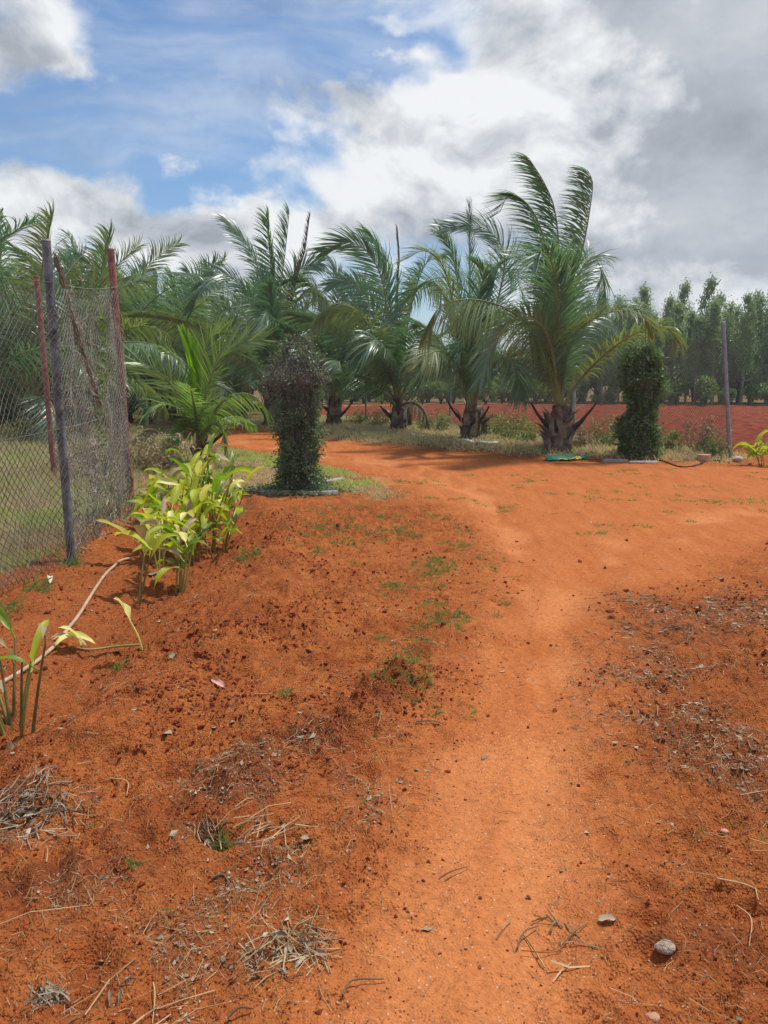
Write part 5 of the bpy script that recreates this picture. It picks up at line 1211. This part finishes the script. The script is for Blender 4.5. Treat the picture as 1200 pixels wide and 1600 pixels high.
# weeds and bushes
def weed(label, base, h, rad, n, seed, m='weed', m2='weed_brown', name='weed_bush', group='weeds along the palm row fence'):
    r = np.random.default_rng(seed); base = np.array(base); root = thing(name, base, label, 'weed', group)
    st = MB(); tips = []
    for k in range(26):
        a = r.uniform(0, 6.28); p = base + np.array([math.cos(a), math.sin(a), 0]) * rad * .4 * r.random(); d = unit(np.array([math.cos(a) * .5, math.sin(a) * .5, 1.2]) + r.normal(0, .2, 3)); pts = [p]
        for i in range(6):
            d = unit(d + r.normal(0, .22, 3)); pts.append(pts[-1] + d * h * r.uniform(.7, 1.1) / 6)
        st.tube(np.array(pts), np.linspace(.006, .002, 7), 3, cap=False); tips += pts[1:]
    st.build('stem', M[m2], root); tips = np.array(tips)
    c_ = tips[r.integers(0, len(tips), n)] + r.normal(0, .045, (n, 3)) * (rad / .4); d = unit(r.normal(0, 1, (n, 3)) + (0, 0, .3)); s = unit(np.cross(d, r.normal(0, 1, (n, 3))))
    lf = MB(); lf.add(leaf_quads(c_, d, s, r.uniform(.03, .08, n)).reshape(-1, 3), np.arange(n * 4).reshape(-1, 4)); lf.build('foliage', M[m], root)


for i, (px, py, h, rd, n, m1, lab) in enumerate([
        (1095, 708, .75, .5, 900, 'weed_brown', 'tall dry brown weed right of the dark green pillar'), (1040, 706, .55, .4, 800, 'weed', 'low green weed between the dark green pillar and the brown weed'),
        (945, 700, .8, .5, 1000, 'weed', 'green weed between the tallest palm and the dark green pillar'), (905, 702, .5, .4, 500, 'weed_brown', 'dry weed at the right foot of the tallest palm'),
        (800, 688, .8, .5, 1000, 'weed', 'bushy weed between the second and the tallest palm'), (825, 692, .6, .4, 700, 'weed', 'smaller weed left of the tallest palm'),
        (770, 684, .7, .5, 800, 'weed', 'weed growing behind the pale pipe end'), (690, 676, .6, .45, 700, 'weed', 'weed between the third and second palm'), (665, 674, .55, .4, 600, 'weed', 'weed right of the third palm foot'),
        (590, 668, .6, .45, 600, 'weed', 'weed left of the third palm foot'), (560, 664, .6, .45, 600, 'weed', 'weed by the thin fence post near the fourth palm'),
        (1115, 715, .45, .35, 500, 'weed', 'weed at the left foot of the grey steel post'), (225, 742, .8, .45, 1100, 'weed_brown', 'brown weed between the red corner post and the young palm'), (255, 732, .6, .4, 700, 'weed_brown', 'dry weed left of the young palm foot'),
        (150, 748, .7, .5, 900, 'weed_brown', 'dry weed behind the mesh panel'), (110, 735, .6, .45, 700, 'weed_brown', 'dry weed behind the dark grey fence post'), (30, 700, .7, .6, 800, 'weed', 'weed at the far left behind the fence')]):
    weed(lab, B(px, py), h, rd, n, 800 + i, m1)
# creeper on the ground round the grey pillar
r = np.random.default_rng(42); n = 1500; a = r.uniform(0, 6.28, n); k = .25 + np.abs(r.normal(0, .22, n)); x = p1[0] + np.cos(a) * k * 1.25; y = p1[1] + np.sin(a) * k; c_ = np.stack([x, y, H(x, y) + r.uniform(.01, .09, n)], 1)
d = unit(r.normal(0, 1, (n, 3)) * (1, 1, .4)); s = unit(np.cross(d, r.normal(0, .5, (n, 3)) + (0, 0, 1))); mb = MB(); mb.add(leaf_quads(c_, d, s, r.uniform(.03, .06, n)).reshape(-1, 3), np.arange(n * 4).reshape(-1, 4))
tag(mb.build('ground_creeper', M['vine_leaf_dk'], None, p1), 'dusty green creeper spreading over the ground round the grey pillar', 'creeper', kind='stuff')


def leafcloud(c_, rad3, n, size, r, gap=.42, seed=0):
    v = unit(r.normal(0, 1, (n * 2, 3))) * (r.random((n * 2, 1)) ** .45); k = fbm(v[:, 0] * 2.2 + seed + v[:, 2] * 1.7, v[:, 1] * 2.2 + v[:, 2] * 2.1, 3, seed); v = v[k > gap][:n]
    c_ = np.asarray(c_) + v * np.asarray(rad3); n = len(c_); d = unit(r.normal(0, 1, (n, 3)) + (0, 0, -.5)); s = unit(np.cross(d, r.normal(0, 1, (n, 3))))
    return leaf_quads(c_, d, s, size * r.uniform(.6, 1.4, n)).reshape(-1, 3)


def bush_proto(seed, m, sx, h, n, size, name='bush'):
    r = np.random.default_rng(seed); root = thing(name, (0, 0, 0), '', 'bush')
    st = MB(); lf = MB()
    for k in range(9):
        a = r.uniform(0, 6.28); tip = np.array([math.cos(a) * sx * r.uniform(.2, .8), math.sin(a) * sx * r.uniform(.2, .8), h * r.uniform(.45, .85)])
        st.tube(spline([(0, 0, -.1), tip * (.3, .3, .5), tip], 8), np.linspace(.05, .012, 8) * h / 2, 5, cap=False)
        V = leafcloud(tip, (sx * .42, sx * .42, h * .30), n // 9, size, r, .40, seed + k); lf.add(V, np.arange(len(V)).reshape(-1, 4))
    st.build('branches', M['wood'], root); lf.build('foliage', M[m], root); return root


def euc_proto(seed, h):
    r = np.random.default_rng(seed); root = thing('eucalyptus_tree', (0, 0, 0), '', 'tree', 'eucalyptus plantation behind the ploughed field')
    tk = MB(); lf = MB(); lean = r.normal(0, .25, 2); C = spline([(0, 0, -.2), (lean[0] * .4, lean[1] * .4, h * .4), (lean[0], lean[1], h * .95)], 14); tk.tube(C, np.linspace(.10, .018, 14), 7)
    for k in range(80):
        f_ = r.uniform(.26, 1.0); p = C[int(f_ * 13)]; a = r.uniform(0, 6.28); ln = (1.05 - f_) * h * .15 * r.uniform(.6, 1.2) + .18; d = np.array([math.cos(a), math.sin(a), r.uniform(.3, 1.1)])
        tip = p + unit(d) * ln * r.uniform(.7, 1.2); tk.tube(spline([p, (p + tip) / 2 + (0, 0, -.08), tip], 5), np.linspace(.022, .006, 5), 3, cap=False)
        n = 46; c_ = tip + r.normal(0, 1, (n, 3)) * np.array([.20, .20, .38]) * (.55 + ln * .38); dd = unit(r.normal(0, .6, (n, 3)) + (-.25, 0, -1)); s = unit(np.cross(dd, r.normal(0, 1, (n, 3))))
        V = leaf_quads(c_, dd, s * .75, r.uniform(.10, .24, n)).reshape(-1, 3); lf.add(V, np.arange(len(V)).reshape(-1, 4))
    tk.build('trunk', M['eucbark'], root); lf.build('crown', M['euc'], root); return root


protos = [euc_proto(1000 + i, h) for i, h in enumerate((8.0, 8.9, 7.2, 8.4, 9.2, 7.6))]
used = [False] * 6; r = np.random.default_rng(64)
k = 0
for row, (dy, sp) in enumerate(((0, .95), (3.0, 1.0), (6.0, 1.1))):
    x = 12.0 + row * .6
    while x < 46:
        yb_ = 62 - (x - 12) * .36 + dy + r.normal(0, .5); j = int(r.integers(0, 6)); sc = r.uniform(.82, 1.1) * (0.94 + .08 * sstep(np.array(x), 13, 26))
        lab = ('slim eucalyptus in the front plantation row beyond the ploughed field', 'slim eucalyptus in the second plantation row, partly hidden by the front row', 'slim eucalyptus at the back of the plantation, only its top showing')[row]
        zb = 0.0
        if not used[j]:
            used[j] = True; o_ = protos[j]; o_.location = (x, yb_, zb); o_.rotation_euler = (0, 0, r.uniform(0, 6.28)); o_.scale = (sc,) * 3; o_['label'] = lab
        else: o_ = copy_tree(protos[j], (x, yb_, zb), r.uniform(0, 6.28), sc, lab)
        o_['group'] = 'eucalyptus plantation, ' + ('front row', 'second row', 'back row')[row]
        x += sp * r.uniform(.7, 1.35)
# bushes along the far edge of the ploughed field
bp = [bush_proto(1100, 'bush', 1.3, 2.0, 1500, .20), bush_proto(1101, 'bush_lt', 1.3, 1.9, 1500, .20), bush_proto(1102, 'bush', 1.5, 2.6, 1700, .22), bush_proto(1103, 'bush_lt', 1.2, 1.5, 1200, .18)]
ub = [False] * 4


def put_bush(j, loc, sc, lab, grp):
    if not ub[j]: ub[j] = True; o_ = bp[j]; o_.location = loc; o_.scale = (sc,) * 3; o_['label'] = lab
    else: o_ = copy_tree(bp[j], loc, r.uniform(0, 6.28), sc, lab)
    o_['group'] = grp


x = -7.0
while x < 44:
    left = x < 12
    yb_ = (59 if left else 60 - (x - 12) * .38) + r.normal(0, .5); j = int(r.choice((1, 3, 1, 0))) if left else int(r.choice((0, 0, 2, 0)))
    put_bush(j, (x, yb_, -.05), r.uniform(.7, 1.05) if left else r.uniform(.35, .9), 'light green bush in the row at the far edge of the ploughed field' if left else 'dark low bush at the foot of the eucalyptus plantation', 'bushes at the far field edge, ' + ('light row' if left else 'under the eucalyptus'))
    x += r.uniform(.9, 1.4)
x = -8.0
while x < 14:
    put_bush(int(r.choice((0, 2))), (x, 66 + r.normal(0, 1), -.05), r.uniform(1.1, 1.7), 'tall dark bush rising behind the light green field edge row', 'tall bushes behind the light row'); x += r.uniform(1.2, 1.8)
x = -46.0
while x < -6:
    put_bush(int(r.choice((0, 1, 2))), (x, 58 + r.normal(0, 2), -.05), r.uniform(1.3, 2.2), 'bush closing the view between the left palm trunks', 'bushes far behind the left palms'); x += r.uniform(1.2, 1.7)

x = 11.0
while x < 50:
    put_bush(int(r.choice((0, 2))), (x, 69.5 - (x - 12) * .36 + r.normal(0, .5), -.05), r.uniform(1.3, 1.9), 'big dark bush closing the gaps behind the eucalyptus plantation', 'bushes behind the plantation'); x += r.uniform(1.0, 1.4)

# ------------------------------------------------------------------ thin humid air
mb = MB(); mb.box((0, 200, 9), (900, 500, 24)); hz = mb.build('haze', [], smooth=False)
mh, t = mat('humid_air'); v = t.n('ShaderNodeVolumePrincipled'); v.inputs['Color'].default_value = (.93, .96, 1, 1); v.inputs['Density'].default_value = 0.0008; v.inputs['Anisotropy'].default_value = 0.3
o = t.n('ShaderNodeOutputMaterial'); t.link(v.outputs[0], o.inputs['Volume']); hz.data.materials.append(mh)
tag(hz, 'thin humid air paling the far trees', 'haze', kind='stuff')

for ob in SC.objects:
    if '_o' in ob: del ob['_o']
